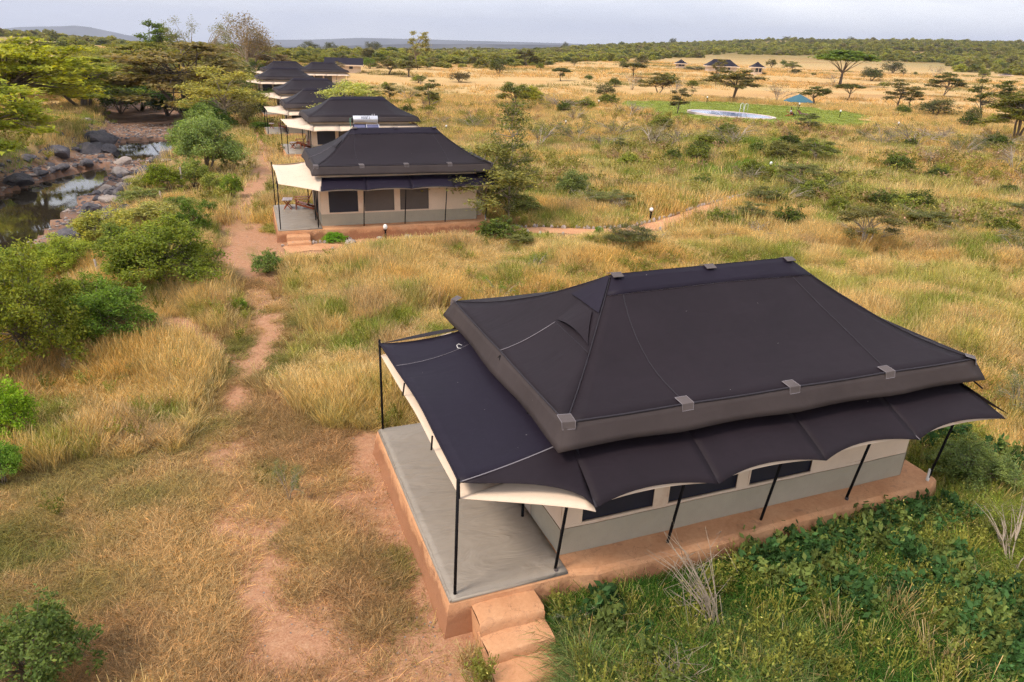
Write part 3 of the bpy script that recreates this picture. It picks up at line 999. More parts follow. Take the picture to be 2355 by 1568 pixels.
    if near:
        # vent hood on the hip end, seams, mesh patches
        f4 = face(E[3], E[0], R0, R0, 2)
        vn = MB()
        def vent(s, t):
            p = list(f4(.50 + (.47 - .13 * t) * s, .52 + .20 * t))
            p[2] += .035 + .09 * (1 - t) * math.sin(math.pi * s); p[0] -= .02
            return tuple(p)
        vn.grid(vent, 10, 5); vn.build('vent_flap', M_FLY, root, thick=.008)
        vn = MB(); vn.grid(lambda s, t: tuple(np.array(f4(.22 + .76 * s, .74 + .24 * t)) + [-.02, 0, .025]), 8, 4)
        vn.build('vent_top', M_NAVY, root, thick=.006)
        seam_v = [f4(.5 + .5 * s, .50 - .02 * s) for s in np.linspace(0, 1, 8)]
        def seam(pts, rad=.013, mat=M_SEAM):
            sm = MB(); sm.tube([(p[0], p[1], p[2] + .008) for p in pts], rad, 4); sm.build('seam', mat, root, smooth=True)
        ff = face(E[0], E[1], R0, R1, 4); fb = face(E[2], E[3], R1, R0, 4)
        for s0, s1 in ((.0, 0), (.25, .05), (.75, .92), (1, 1)):
            seam([ff(s0 + (s1 - s0) * t, t) for t in np.linspace(.0, .98, 12)])
        seam([f4(.5, t) for t in np.linspace(0, .5, 8)], .008, M_SEAML)
        seam([f4(0, t) for t in np.linspace(0, .98, 12)], .010)
        seam(seam_v, .009)
        for q in (0, 1, 3):
            a, b = ((E[0], E[1]), (E[1], E[2]), None, (E[3], E[0]))[q]
            g_ = face(a, b, R0 if q != 1 else R1, (R1 if q != 3 else R0), 4 if q == 0 else 2)
            seam([g_(t, 0) for t in np.linspace(0, 1, 26)], .021)
        seam([ff(t, .86) for t in np.linspace(.01, .99, 8)], .005, M_SEAML)
        seam([ff(t, .95) for t in np.linspace(.01, .99, 8)], .004, M_SEAML)
        def patch(p, ang, sl=.35, w=.125, top=.2, bot=.10):
            pm = MB()
            c, s_ = math.cos(ang), math.sin(ang)
            def tr(a, b, z): return (p[0] + a * c - b * s_, p[1] + a * s_ + b * c, p[2] + z)
            pm.add([tr(-w * 1.15, .18, .062), tr(w * .75, .18, .062), tr(w, -.01, .022), tr(-w * .9, -.01, .022), tr(w * .95, -.035, -bot), tr(-w * .85, -.035, -bot)], [(0, 3, 2, 1), (3, 5, 4, 2)])
            po_ = pm.build('mesh_patch', M_PATCH, root, thick=.005)
            em = MB(); q = [tr(-w * 1.15, .18, .066), tr(w * .75, .18, .066), tr(w, -.012, .027), tr(w * .95, -.04, -bot), tr(-w * .85, -.04, -bot), tr(-w * .9, -.012, .027)]
            em.tube(q + [q[0]], .006, 4); em.build('patch_edge', M_SEAML, po_)
        for s_ in (.0, .25, .5, .75):
            p = ff(s_, 0); patch((p[0] + (.03 if s_ == 0 else 0), p[1] - .015, p[2]), 0 if s_ else -.15)
        patch((E[3][0], E[3][1], ZE), -1.2, w=.09); patch((E[1][0], E[1][1], ZE), .8, w=.09)
        for uu in (R0[0] + .1, (R0[0] + R1[0]) / 2 + .1, R1[0] - .02):
            pm = MB(); pm.grid(lambda s, t: (uu - .12 + .24 * s, R0[1] - .16 + .30 * t, ZR + .050 - .10 * abs(t - .5)), 2, 4)
            pm.build('mesh_patch', M_PATCH, root, thick=.012)
        for s_ in (.25, .5, .75):
            p = ff(s_, 0); st_ = MB(); st_.bar((p[0] - .05, p[1] - .03, p[2] - .14), (p[0] - .16, p[1] - .085, p[2] - .36), .05)
            st_.build('strut', M_METAL, root)
        p = E[3]; st_ = MB(); st_.bar((2.0, 3.2, ZE - .05), (1.93, 3.05, ZE - .38), .045); st_.bar((2.0, 3.2, ZE - .05), (1.92, 3.4, ZE - .3), .03)
        st_.build('strut', M_METAL, root)
    # ---- lower awnings
    cus = [(2.15, -.80), (4.42, -.86), (6.72, -.86), (8.98, -.84), (11.42, -.78)]
    KZ = 2.60
    C0 = (.20, .12, 2.90); C1 = (.13, 5.95, 2.90)
    I0 = (2.35, .52, 3.08); I1 = (2.3, 5.9, 3.08)
    def front(ss, se, drop, inset, mat, name, zoff, ends=True):
        w = MB()
        for i in range(4):
            a = cus[i]; b = cus[i + 1]
            ia = (a[0] + .12, .55, 3.05); ib = (min(b[0] + .12, 11.2), .55, 3.05)
            def fn(s, t, a=a, b=b, ia=ia, ib=ib):
                sc = 4 * s * (1 - s)
                e = (a[0] + (b[0] - a[0]) * s, a[1] + (b[1] - a[1]) * s + ss * sc + inset, KZ + se * sc + zoff)
                n_ = lerp(ia, ib, s); p = list(lerp(e, (n_[0], n_[1], n_[2] + zoff), t))
                p[2] -= .05 * 4 * t * (1 - t) * (1 - sc) * 0 + drop * 4 * t * (1 - t)
                return tuple(p)
            w.grid(fn, 14 if near else 4, 8 if near else 2)
        return w.build(name, mat, root, smooth=True, thick=.006)
    def left(mat, name, zoff, edge_pull, side_pull):
        w = MB()
        def fn(s, t):      # s from near to far along v, t from outer to inner
            e = lerp(C0, C1, s); n_ = lerp(I0, I1, s); p = list(lerp(e, n_, t))
            p[0] += edge_pull * 4 * s * (1 - s) * (1 - t)
            p[2] += zoff - .09 * 4 * t * (1 - t) * (1 + .5 * math.sin(s * 3.1)) - (.05 * math.sin(math.pi * s * 2) ** 2 * (1 - t) if near else 0)
            return tuple(p)
        w.grid(fn, 24 if near else 4, 10 if near else 2)
        w.build(name, mat, root, smooth=True, thick=.006)
        for (c0, i0, kk, sg) in ((C0, I0, (cus[0][0], cus[0][1], KZ), -1), (C1, I1, (2.1, 7.0, KZ), 1)):
            w = MB()
            def gf(s, t, c0=c0, i0=i0, kk=kk, sg=sg):
                e = list(lerp(c0, kk, s)); sc = 1.9 * s ** 1.3 * (1 - s) ** .5
                e[1] -= sg * side_pull * sc; e[2] += (.20 if side_pull > .1 else .03) * sc
                p = list(lerp(tuple(e), i0, t)); p[2] += (zoff * (1 - s * .75)) - .03 * 4 * t * (1 - t)
                return tuple(p)
            w.grid(gf, 14 if near else 4, 8 if near else 2)
            w.build(name, M_FLY if mat is M_NAVY else mat, root, smooth=True, thick=.006)
    def rightend(mat, name, zoff):
        w = MB()
        def fn(s, t):
            sc = 4 * s * (1 - s)
            e = (11.55 + .25 * s, -.72 + 7.5 * s, 2.63 + .03 * sc); n_ = (11.05, .5 + 5.3 * s, 3.12)
            p = list(lerp(e, n_, t)); p[2] += zoff; return tuple(p)
        w.grid(fn, 12 if near else 3, 4); return w.build(name, mat, root, smooth=True, thick=.006)
    def back(mat, name, zoff):
        w = MB(); w.grid(lambda s, t: (2.1 + 9.3 * s, 7.0 - 1.2 * t - .15 * abs(math.sin(math.pi * 4 * s)) * (1 - t), KZ + zoff + .72 * t), 20 if near else 4, 4)
        return w.build(name, mat, root, smooth=True, thick=.006)
    front(.10, .03, .01, .13, M_TAN, 'awning_lining', -.06)
    left(M_TAN, 'awning_lining', -.30 if style == 'dark' else -.06, .05, .04)
    rightend(M_TAN, 'awning_lining', -.06)
    if style == 'dark':
        front(.21, .05, -.03, 0, M_FLY, 'awning_fly', 0)
        left(M_NAVY, 'awning_fly', 0, .10, .30)
        rightend(M_FLY, 'awning_fly', .03)
        back(M_FLY, 'awning_fly', 0)
    elif style == 'half':
        front(.16, .05, .03, 0, M_NAVY, 'awning_fly', 0)
        rightend(M_NAVY, 'awning_fly', .03)
        back(M_TAN, 'awning_lining', 0)
    else:
        back(M_TAN, 'awning_lining', 0)
    if near and style == 'dark':
        def seam2(p, q, r_=.012, mat=M_SEAM, sg=0.0):
            pts = [lerp(p, q, t) for t in np.linspace(0, 1, 8)]
            pts = [(a[0], a[1], a[2] + .012 - sg * 4 * t * (1 - t)) for a, t in zip(pts, np.linspace(0, 1, 8))]
            sm = MB(); sm.tube(pts, r_, 4); sm.build('seam', mat, root, smooth=True)
        seam2(C0, I0, .012, M_SEAML, .04); seam2((cus[0][0], cus[0][1], KZ), (2.36, .5, 3.07), .024, M_SEAM, .05)
        seam2((.22, 4.7, 2.88), (2.25, 5.2, 3.05), .006, M_SEAML, .11)
        for uu in (4.42, 8.98):
            seam2((uu, -.86, KZ), (uu + .1, .5, 3.05), .008, M_SEAM if uu < 5 else M_SEAML, .05)
        # cord along the veranda's outer edge
        hm = MB(); hm.tube([(C0[0] + (C1[0] - C0[0]) * t + .10 * 4 * t * (1 - t) - .01, C0[1] + (C1[1] - C0[1]) * t, 2.89 - .05 * math.sin(math.pi * t * 2) ** 2) for t in np.linspace(0, 1, 20)], .02, 5)
        hm.build('edge_rope', M_NAVY, root, smooth=True)
    # poles
    def pole(u, v, u2, v2, zt, zb=hp):
        pm = MB(); pm.tube([(u, v, zb), ((u + u2) / 2, (v + v2) / 2, (zb + zt) / 2), (u2, v2, zt)], .028 if near else .035, 8)
        pm.build('pole', M_METAL, root, smooth=True)
    pole(.12, .13, .16, .10, 2.98); pole(.11, 5.97, .12, 5.98, 2.98)
    for u in (1.98, 4.31, 6.48, 8.68):
        pole(u, .14, u + .06, -.12, 2.72)
    pole(10.97, .11, 11.05, -.1, 2.72)
    for u in (1.98, 6.48, 10.97):
        pole(u, 5.95, u, 6.1, 2.9)
    if near:
        for u, v in ((10.97, .11), (8.68, .12), (1.98, .10)):
            b = MB(); b.tube([(u, v, hp - .01), (u, v, hp + (.28 if u > 10 else .05))], .036, 8); b.build('pole_foot', M_WHITE if u > 10 else M_PATCH, root)
        # tie ropes
        for (p, q) in (((C0[0] - .02, C0[1], 2.9), (C0[0] - .02, C0[1] - .02, 2.62)), ((.2, 3.9, 2.86), (.16, 3.9, 2.58)), ((.18, 1.7, 2.86), (.16, 1.7, 2.58)), ((11.2, .1, 3.2), (11.5, -.1, 2.95))):
            r_ = MB(); r_.tube([p, q], .018, 5); r_.build('tie', M_METAL, root)
        hk = MB(); hk.tube([(1.78, 5.05, 3.02), (1.72, 5.10, 3.04), (1.66, 5.06, 3.03), (1.66, 4.98, 3.0), (1.72, 4.94, 3.0)], .008, 5); hk.build('hook', M_WHITE, root, smooth=True)
        # inner support pole under the fly
        pm = MB(); pm.tube([(2.0, 1.75, hp), (2.02, 1.75, 3.2)], .03, 8); pm.build('pole', M_METAL, root)
    return root


A1 = np.array([-.8775, 9.3267]); YAW1 = math.radians(21.9)
make_tent(A1, YAW1, 0.0, 'large dark-roofed safari tent on an orange earth plinth with steps, nearest of the row', 'dark', True, 4)
PEDS.append((A1, YAW1, -.06, 11.35, -.1, 6.2)); PEDS.append((A1, YAW1, .28, 1.6, -2.2, .1))


def tent_at(px, py, lu, lv, lz, yaw, label, style, near, steps, sc=1.0):
    lu, lv, lz = lu * sc, lv * sc, lz * (1.0 + (1 - sc) * .6)
    z0 = -0.5
    for _ in range(6):
        P0 = up(px, py, z0 + lz)
        a = np.array([math.cos(yaw), math.sin(yaw)]); b = np.array([-math.sin(yaw), math.cos(yaw)])
        A = P0[:2] - a * lu - b * lv
        c = A + a * 5.6 + b * 3
        z0 = float(land(c[0], c[1]))
    make_tent(A, yaw, z0, label, style, near, steps, scale=(sc, sc, 1.0 + (1 - sc) * .6))
    PEDS.append((A, yaw, -.1, 11.4 * sc, -.3, 6.3 * sc))
    return A, z0, yaw, sc


T2 = tent_at(640, 530, .0, .0, .67, math.radians(20.0), 'second tent of the row, dark roof and tan veranda canopy with a rusty stain', 'half', True, 3, .962)
T3 = tent_at(660, 354, .0, .0, .67, math.radians(22.0), 'third tent of the row, tan skirt, with the lettered solar water heater before it', 'tan', False, 2)
T4 = tent_at(614.6, 308, .0, .0, .67, math.radians(21.0), 'tent with its roof partly hidden by a feathery acacia, chairs on its small grey veranda', 'tan', False, 2)
T5 = tent_at(606, 221, .15, .12, 2.9, math.radians(23.0), 'fifth tent back in the row, tan canopy and dark roof just above the acacia', 'tan', False, 2)
T6 = tent_at(572, 187, .5, .12, 2.9, math.radians(23.0), 'dark-roofed tent far up the river with green bushes along its front', 'tan', False, 0)
T7 = tent_at(606, 158, 2.05, .2, 3.6, math.radians(24.0), 'tent whose dark ridge just shows behind another far tent', 'tan', False, 0)
T8 = tent_at(716, 142, 4.38, 3.28, 4.98, math.radians(24.0), 'low dark tent roof among bushes left of the gabled lodge', 'tan', False, 0)


def frame_pt(T, u, v, z):
    A, z0, yaw, sc = T
    u, v, z = u * sc, v * sc, z * (1.0 + (1 - sc) * .6)
    return (A[0] + u * math.cos(yaw) - v * math.sin(yaw), A[1] + u * math.sin(yaw) + v * math.cos(yaw), z0 + z)


# rusty stain patch is cloth wear on tent 2's canopy
# ------------------------------------------------------------------ furniture on the verandas
def make_table(loc, rz, label):
    r = empty('table', loc, rz); tag(r, label, 'table')
    for i in range(4):
        m = MB(); m.box(-.38, .38, -.26 + i * .13, -.26 + i * .13 + .12, .50, .53); m.build('plank', M_GREYWOOD, r)
    for s in (-1, 1):
        m = MB(); m.bar((s * .24, -.2, 0), (s * .24, .2, .5), .06, .05); m.build('leg', M_REDWOOD, r)
        m = MB(); m.bar((s * .24 + .051, .2, 0), (s * .24 + .051, -.2, .5), .06, .05); m.build('leg', M_REDWOOD, r)
    m = MB(); m.bar((-.24, 0, .22), (.24, 0, .22), .05); m.build('stretcher', M_REDWOOD, r)
    return r


def make_chair(loc, rz, label):
    r = empty('armchair', loc, rz); tag(r, label, 'chair')
    for i in range(5):
        m = MB(); y = .1 + i * .11; m.box(-.27, .27, y, y + .10, .36 - i * .035, .385 - i * .035); m.build('seat_slat', M_REDWOOD, r)
    for i in range(5):
        x = -.24 + i * .12; m = MB(); m.bar((x, .58, .18), (x, .95, 1.0 - abs(i - 2) * .05), .10, .02); m.build('back_slat', M_REDWOOD, r)
    for s in (-1, 1):
        m = MB(); m.bar((s * .30, .06, 0), (s * .30, .06, .56), .09, .035); m.build('leg', M_REDWOOD, r)
        m = MB(); m.bar((s * .30, .05, .32), (s * .30, 1.0, .03), .035, .10); m.build('leg', M_REDWOOD, r)
        m = MB(); m.box(s * .30 - .07, s * .30 + .07, -.02, .78, .562, .585); m.build('armrest', M_REDWOOD, r)
    return r


T = T2
make_table(frame_pt(T, .75, 4.9, .69), T[2] + 1.45, 'small slatted wooden table with crossed legs on the second tent veranda')
make_chair(frame_pt(T, 1.15, 4.85, .69), T[2] - 1.7, 'red wooden lounge armchair facing the table on the second tent veranda')
T = T3
make_chair(frame_pt(T, 1.2, 4.6, .69), T[2] - 1.8, 'orange-red wooden armchair on the third tent veranda, its back to the wall')
make_table(frame_pt(T, .8, 3.0, .69), T[2] + 1.2, 'low wooden table standing in front of the chair on the third tent veranda')
make_chair(frame_pt(T, 1.5, 2.6, .69), T[2] - 1.2, 'low reddish armchair nearest the doorway on the third tent veranda')
T = T4
make_table(frame_pt(T, .7, 4.6, .69), T[2] + 1.4, 'pale-topped table on the veranda of the tent behind the acacia')
make_chair(frame_pt(T, 1.4, 4.5, .69), T[2] - 1.7, 'dark red armchair on the veranda of the tent behind the acacia')


# ------------------------------------------------------------------ solar water heaters
def heater(px, py, zt, yaw, label, s=1.0, text=None):
    q = up(px, py, zt); g0 = float(land(q[0], q[1])); h = zt - g0
    r = empty('solar_water_heater', (q[0], q[1], g0), yaw, (s, 1 * s, 1)); tag(r, label, 'water heater', 'solar water heaters')
    m = MB(); m.tube([(-.98, 0, h), (.98, 0, h)], .29, 24); tk = m.build('tank', M_STEEL, r, bevel=.02)
    for p in tk.data.polygons: p.use_smooth = len(p.vertices) == 4
    for sx in (-1, 1):
        m = MB(); m.tube([(sx * .985, 0, h), (sx * 1.03, 0, h)], .295, 20); m.build('end_cap', M_METAL, r)
    for i in (0, 1):
        m = MB(); x0 = -1.0 + i * 1.03
        v = [(x0, -.30, h - .35), (x0 + .97, -.30, h - .35), (x0 + .97, -2.0, h - 1.35), (x0, -2.0, h - 1.35)]
        m.add(v + [(a, b, c - .07) for a, b, c in v], [(0, 3, 2, 1), (4, 5, 6, 7), (0, 1, 5, 4), (1, 2, 6, 5), (2, 3, 7, 6), (3, 0, 4, 7)])
        pn = m.build('panel', M_PANEL, r)
        fr = MB()
        for a, b in ((0, 1), (1, 2), (2, 3), (3, 0)):
            fr.bar((v[a][0], v[a][1], v[a][2] + .012), (v[b][0], v[b][1], v[b][2] + .012), .05, .03)
        fr.build('panel_frame', M_STEEL if i else M_METAL, pn)
    for sx in (-.95, .95):
        for (y, zz) in ((.28, h - .25), (-1.95, h - 1.4)):
            m = MB(); m.bar((sx, y, -.3), (sx, y, zz), .06); m.build('leg', M_METAL, r)
        m = MB(); m.bar((sx, .28, h - .3), (sx, -1.98, h - 1.45), .05); m.build('rail', M_WHITE, r)
        m = MB(); m.bar((sx, .28, .4), (sx, -1.95, h - 1.6), .04); m.build('brace', M_METAL, r)
    m = MB(); m.tube([(-1.03, 0, h + .12), (-1.2, -.02, h + .1), (-1.2, -.05, h - .5), (-1.05, -.3, h - 1.3), (-1.05, -.3, -.2)], .025, 6); m.build('pipe', M_PIPE, r, smooth=True)
    m = MB()
    for sx in (.55, .72): m.tube([(sx, 0, h + .27), (sx, 0, h + .42)], .03, 6)
    m.build('valve', M_STEEL, r)
    if text:
        # block letters raised on the drum, each a few strokes
        S = {'H': [((0, 0), (0, 1)), ((1, 0), (1, 1)), ((0, .5), (1, .5))], 'A': [((0, 0), (.5, 1)), ((.5, 1), (1, 0)), ((.25, .4), (.75, .4))],
             'N': [((0, 0), (0, 1)), ((0, 1), (1, 0)), ((1, 0), (1, 1))], 'T': [((.5, 0), (.5, 1)), ((0, 1), (1, 1))], 'I': [((.5, 0), (.5, 1))]}
        m = MB(); x = -.32
        for ch in text:
            w = .10 if ch != 'I' else .05
            for (a, b) in S[ch]:
                pts = []
                for t in np.linspace(0, 1, 4):
                    xx = x + (a[0] + (b[0] - a[0]) * t) * w; yy = (a[1] + (b[1] - a[1]) * t)
                    an = math.radians(10 + 50 * yy)
                    pts.append((xx, -.297 * math.cos(an), h + .297 * math.sin(an)))
                m.tube(pts, .014, 4)
            x += w + .05
        m.build('lettering', M_INK, r)
    return r


M_PANEL = simple('blue_collector_glass', (.10, .10, .19), .18, .1, 3, .6)
heater(840, 274.5, 3.55 - .55, math.radians(17), 'silver drum solar water heater lettered HANTI with two blue panels', 1.0, 'HANTI')
heater(671, 187, 1.2, math.radians(20), 'small silver drum solar heater left of a dark roof further up the row', .85)
heater(812, 157, -.6, math.radians(-30), 'far solar heater with pale tilted panels beside the gabled lodge', 1.0)


# ------------------------------------------------------------------ far buildings
def hut(px, py, w, d, hw, hr, yaw, name, label, ridge=0.0, cat='hut', gable=False, openfront=False):
    q = G(px, py); r = empty(name, (q[0], q[1], q[2]), yaw); tag(r, label, cat)
    m = MB()
    if openfront:
        m.box(-w / 2, w / 2, d / 2 - .1, d / 2, -.5, hw); m.box(-w / 2, w / 2, -d / 2, d / 2, -.5, .8)
        for sx in (-1, 1): m.box(sx * w / 2 - .12, sx * w / 2 + .12, -d / 2 - .003, -d / 2 + .12, .8, hw)
    else:
        m.box(-w / 2, w / 2, -d / 2, d / 2, -.5, hw)
    m.build('wall', M_TAN, r)
    o = .75; e = [(-w / 2 - o, -d / 2 - o), (w / 2 + o, -d / 2 - o), (w / 2 + o, d / 2 + o), (-w / 2 - o, d / 2 + o)]
    m = MB(); zz = hw - .1
    R0, R1 = (-ridge / 2, 0, hw + hr), (ridge / 2, 0, hw + hr)
    if gable: R0, R1 = (-w / 2 - o, 0, hw + hr), (w / 2 + o, 0, hw + hr)
    for a, b, p, q2 in ((e[0], e[1], R0, R1), (e[1], e[2], R1, R1), (e[2], e[3], R1, R0), (e[3], e[0], R0, R0)):
        def fn(s, t, a=a, b=b, p=p, q2=q2):
            x = lerp((a[0], a[1], zz), (b[0], b[1], zz), s); y = lerp(p, q2, s); z = list(lerp(x, y, t)); z[2] -= (.3 if not gable else .02) * 4 * t * (1 - t) * .5; return tuple(z)
        m.grid(fn, 4, 6)
    m.build('roof', M_NAVY, r, thick=.03)
    m = MB()
    for i in range(4):
        a, b = e[i], e[(i + 1) % 4]
        m.bar((a[0], a[1], zz - .18), (b[0], b[1], zz - .18), .06, .34)
    m.build('eave_band', M_TAN, r)
    for sx in (-1, 1):
        m = MB(); m.box(sx * w * .22 - .5, sx * w * .22 + .5, -d / 2 - .03, -d / 2 - .005, 1.0, hw - .4); m.build('window', M_WINDOW, r)
    return r


hut(1656, 166, 10.5, 7, 2.4, 2.2, math.radians(-3), 'lodge', 'wide dark-roofed lodge on the golden plain between two small huts', 6.2, 'lodge')
hut(1564, 157, 3.2, 3.0, 2.1, 1.5, math.radians(5), 'hut', 'small open-fronted hut with a pyramid roof left of the wide lodge', .1, 'hut', openfront=True)
hut(1738, 172, 3.0, 3.0, 2.8, 1.6, math.radians(8), 'hut', 'small closed hut with a pyramid roof right of the wide lodge', .1)
hut(792, 166, 9.0, 5, 2.2, 1.6, math.radians(10), 'gabled_lodge', 'lodge with a dark gabled roof and pale end walls beyond the row of tents', 0, 'lodge', gable=True)
hut(2312, 175, 3.5, 2.5, .7, .5, 0, 'hut', 'tiny pale-roofed shed low among the bushes at the far right', 1, 'hut')

# ------------------------------------------------------------------ swimming pool and terrace things
pc = G(1683, 258); pe0 = up(1586, 248, pc[2] + .35); pe1 = up(1781, 268, pc[2] + .35)
pyaw = math.atan2(pe1[1] - pe0[1], pe1[0] - pe0[0]); plen = float(np.hypot(*(pe1 - pe0)[:2]))
pm_ = (pe0 + pe1) / 2
pool = empty('swimming_pool', (pm_[0], pm_[1], pc[2]), pyaw); tag(pool, 'oval swimming pool with a pale raised rim on the green lawn', 'swimming pool')
def oval(t, k): return (plen / 2 * k * math.cos(t), 4.0 * k * math.sin(t))
mb = MB(); n = 48
for (k0, z0_, k1, z1_) in ((1.0, -.8, 1.0, .12), (1.0, .12, .92, .12), (.92, .12, .92, -.02)):
    V = [(*oval(2 * math.pi * i / n, k), z) for k, z in ((k0, z0_), (k1, z1_)) for i in range(n)]
    mb.add(V, [(i, (i + 1) % n, n + (i + 1) % n, n + i) for i in range(n)])
M_RIM = simple('pool_rim', (.68, .55, .52), .7, .08, 4)
mb.build('rim', M_RIM, pool)
mb = MB(); mb.add([(*oval(2 * math.pi * i / n, .922), .06) for i in range(n)], [tuple(range(n))])
m_, t_ = nmat('pool_water'); finish(t_, ramp(t_, noise(t_, .5, 3), [(.35, (.16, .24, .46)), (.65, (.36, .42, .62))]), .05, noise(t_, 3, 3), .1, .02, spec=.6)
mb.build('water_surface', m_, pool)
for sx in (-.35, .35):
    mb = MB(); mb.tube([(sx, 4.3, .38), (sx, 4.3, 1.3), (sx, 3.9, 1.5), (sx, 3.4, 1.3), (sx, 3.2, .1)], .035, 6); mb.build('handrail', M_WHITE, pool, smooth=True)

uq = G(1830, 266)
um = empty('parasol', tuple(uq), .3); tag(um, 'blue-green garden parasol on the lawn beside the pool', 'parasol')
M_PARA = cloth('parasol_cloth', (.045, .13, .17), .08, 0, .3, .8, .2, .1)
mb = MB(); mb.tube([(0, 0, 0), (0, 0, 2.95)], .035, 8); mb.build('pole', M_WOODPOST, um)
for i in range(8):
    a0, a1 = i * math.pi / 4, (i + 1) * math.pi / 4
    mb = MB()
    mb.grid(lambda s, t, a0=a0, a1=a1: (lambda a, r: (math.cos(a) * r, math.sin(a) * r, 3.05 - .98 * (r / 2.1) + .06 * math.sin(math.pi * r / 2.1) - .06 * math.sin(math.pi * s) * (r / 2.1)))(a0 + (a1 - a0) * s, 2.1 * t), 4, 5)
    mb.build('canopy_panel', M_PARA, um, thick=.01)
mb = MB(); mb.tube([(0, 0, 3.0), (0, 0, 3.18)], [.06, .02], 6); mb.build('finial', M_PARA, um)

lq = G(1846, 267)
lo = empty('sun_lounger', tuple(lq), .6); tag(lo, 'sun lounger with a pink towel under the parasol', 'sun lounger')
for i in range(7):
    mb = MB(); mb.box(-.32, .32, -.9 + i * .2, -.9 + i * .2 + .16, .30, .33); mb.build('slat', M_REDWOOD, lo)
mb = MB(); mb.add([(-.32, .5, .33), (.32, .5, .33), (.32, .95, .75), (-.32, .95, .75)], [(0, 1, 2, 3)]); mb.build('backrest', M_REDWOOD, lo, thick=.03)
for sx in (-.3, .3):
    for sy in (-.8, .45):
        mb = MB(); mb.bar((sx, sy, 0), (sx, sy, .3), .05); mb.build('leg', M_REDWOOD, lo)
tw = MB(); tw.grid(lambda s, t: (-.3 + .6 * s, -.5 + 1.0 * t, .345 + .03 * math.sin(s * 7 + t * 5)), 6, 8)
M_PINK = cloth('pink_towel', (.62, .16, .34), .1, 0)
two = tw.build('towel', M_PINK, None, thick=.01); two.location = tuple(lq); two.rotation_euler = (0, 0, .6)
tag(two, 'pink towel spread over the lounger by the pool', 'towel')


def person(loc, rz, label, shirt, trouser, skin):
    r = empty('person', loc, rz); tag(r, label, 'person')
    def skin_body(name, verts, edges, radii, mat, sub=2):
        me = bpy.data.meshes.new(name); me.from_pydata(verts, edges, []); o = bpy.data.objects.new(name, me); COL.objects.link(o); o.parent = r
        o.modifiers.new('skin', 'SKIN'); me.skin_vertices.new() if not me.skin_vertices else None
        for i, q in enumerate(radii): me.skin_vertices[0].data[i].radius = (q, q)
        me.skin_vertices[0].data[0].use_root = True
        s = o.modifiers.new('smooth', 'SUBSURF'); s.levels = sub; s.render_levels = sub
        me.materials.append(mat); return o
    # seated: pelvis at seat height
    V = [(0, .05, .46), (0, .10, .72), (0, .08, .95), (0, .06, 1.06), (0, .05, 1.14), (0, .04, 1.25),
         (.17, .08, .93), (.24, -.08, .70), (.16, -.30, .66), (-.17, .08, .93), (-.24, -.08, .70), (-.16, -.30, .66),
         (.10, -.02, .47), (.11, -.42, .48), (.11, -.46, .08), (.11, -.60, .05), (-.10, -.02, .47), (-.11, -.42, .48), (-.11, -.46, .08), (-.11, -.60, .05)]
    Ed = [(0, 1), (1, 2), (2, 3), (3, 4), (4, 5), (2, 6), (6, 7), (7, 8), (2, 9), (9, 10), (10, 11), (0, 12), (12, 13), (13, 14), (14, 15), (0, 16), (16, 17), (17, 18), (18, 19)]
    Rr = [.14, .13, .14, .06, .08, .085, .06, .045, .03, .06, .045, .03, .09, .065, .045, .035, .09, .065, .045, .035]
    skin_body('body', V, Ed, Rr, skin)
    skin_body('shirt', [(0, .05, .50), (0, .10, .72), (0, .08, .95), (.17, .08, .93), (.235, -.04, .76), (-.17, .08, .93), (-.235, -.04, .76)], [(0, 1), (1, 2), (2, 3), (3, 4), (2, 5), (5, 6)], [.155, .145, .155, .075, .06, .075, .06], shirt)
    skin_body('trousers', [(0, .05, .44), (.10, -.02, .47), (.11, -.43, .48), (.11, -.45, .15), (-.10, -.02, .47), (-.11, -.43, .48), (-.11, -.45, .15)], [(0, 1), (1, 2), (2, 3), (0, 4), (4, 5), (5, 6)], [.16, .10, .078, .06, .10, .078, .06], trouser)
    h = MB(); h.grid(lambda s, t: (.098 * math.sin(math.pi * t * .6) * math.cos(6.283 * s), .06 + .105 * math.sin(math.pi * t * .6) * math.sin(6.283 * s), 1.25 + .12 * math.cos(math.pi * t * .6)), 12, 6)
    h.build('hair', M_INK, r, smooth=True)
    n_ = MB(); n_.add([(-.015, -.04, 1.22), (.015, -.04, 1.22), (0, -.06, 1.20), (0, -.04, 1.25)], [(0, 1, 2), (0, 2, 3), (1, 3, 2)]); n_.build('nose', skin, r)
    return r


M_SKIN = simple('skin', (.16, .075, .045), .6, .05)
M_SHIRT = cloth('white_shirt', (.62, .58, .66), .05, 0); M_TROU = cloth('dark_trousers', (.03, .02, .03), .1, 0)
sq = G(1822, 268)
make_chair((sq[0], sq[1], sq[2]), 1.2, 'reddish garden chair under the parasol with a person in it')
person((sq[0] - .25, sq[1] + .1, sq[2] - .06), 1.2, 'person with black hair in a white shirt seated under the parasol', M_SHIRT, M_TROU, M_SKIN)

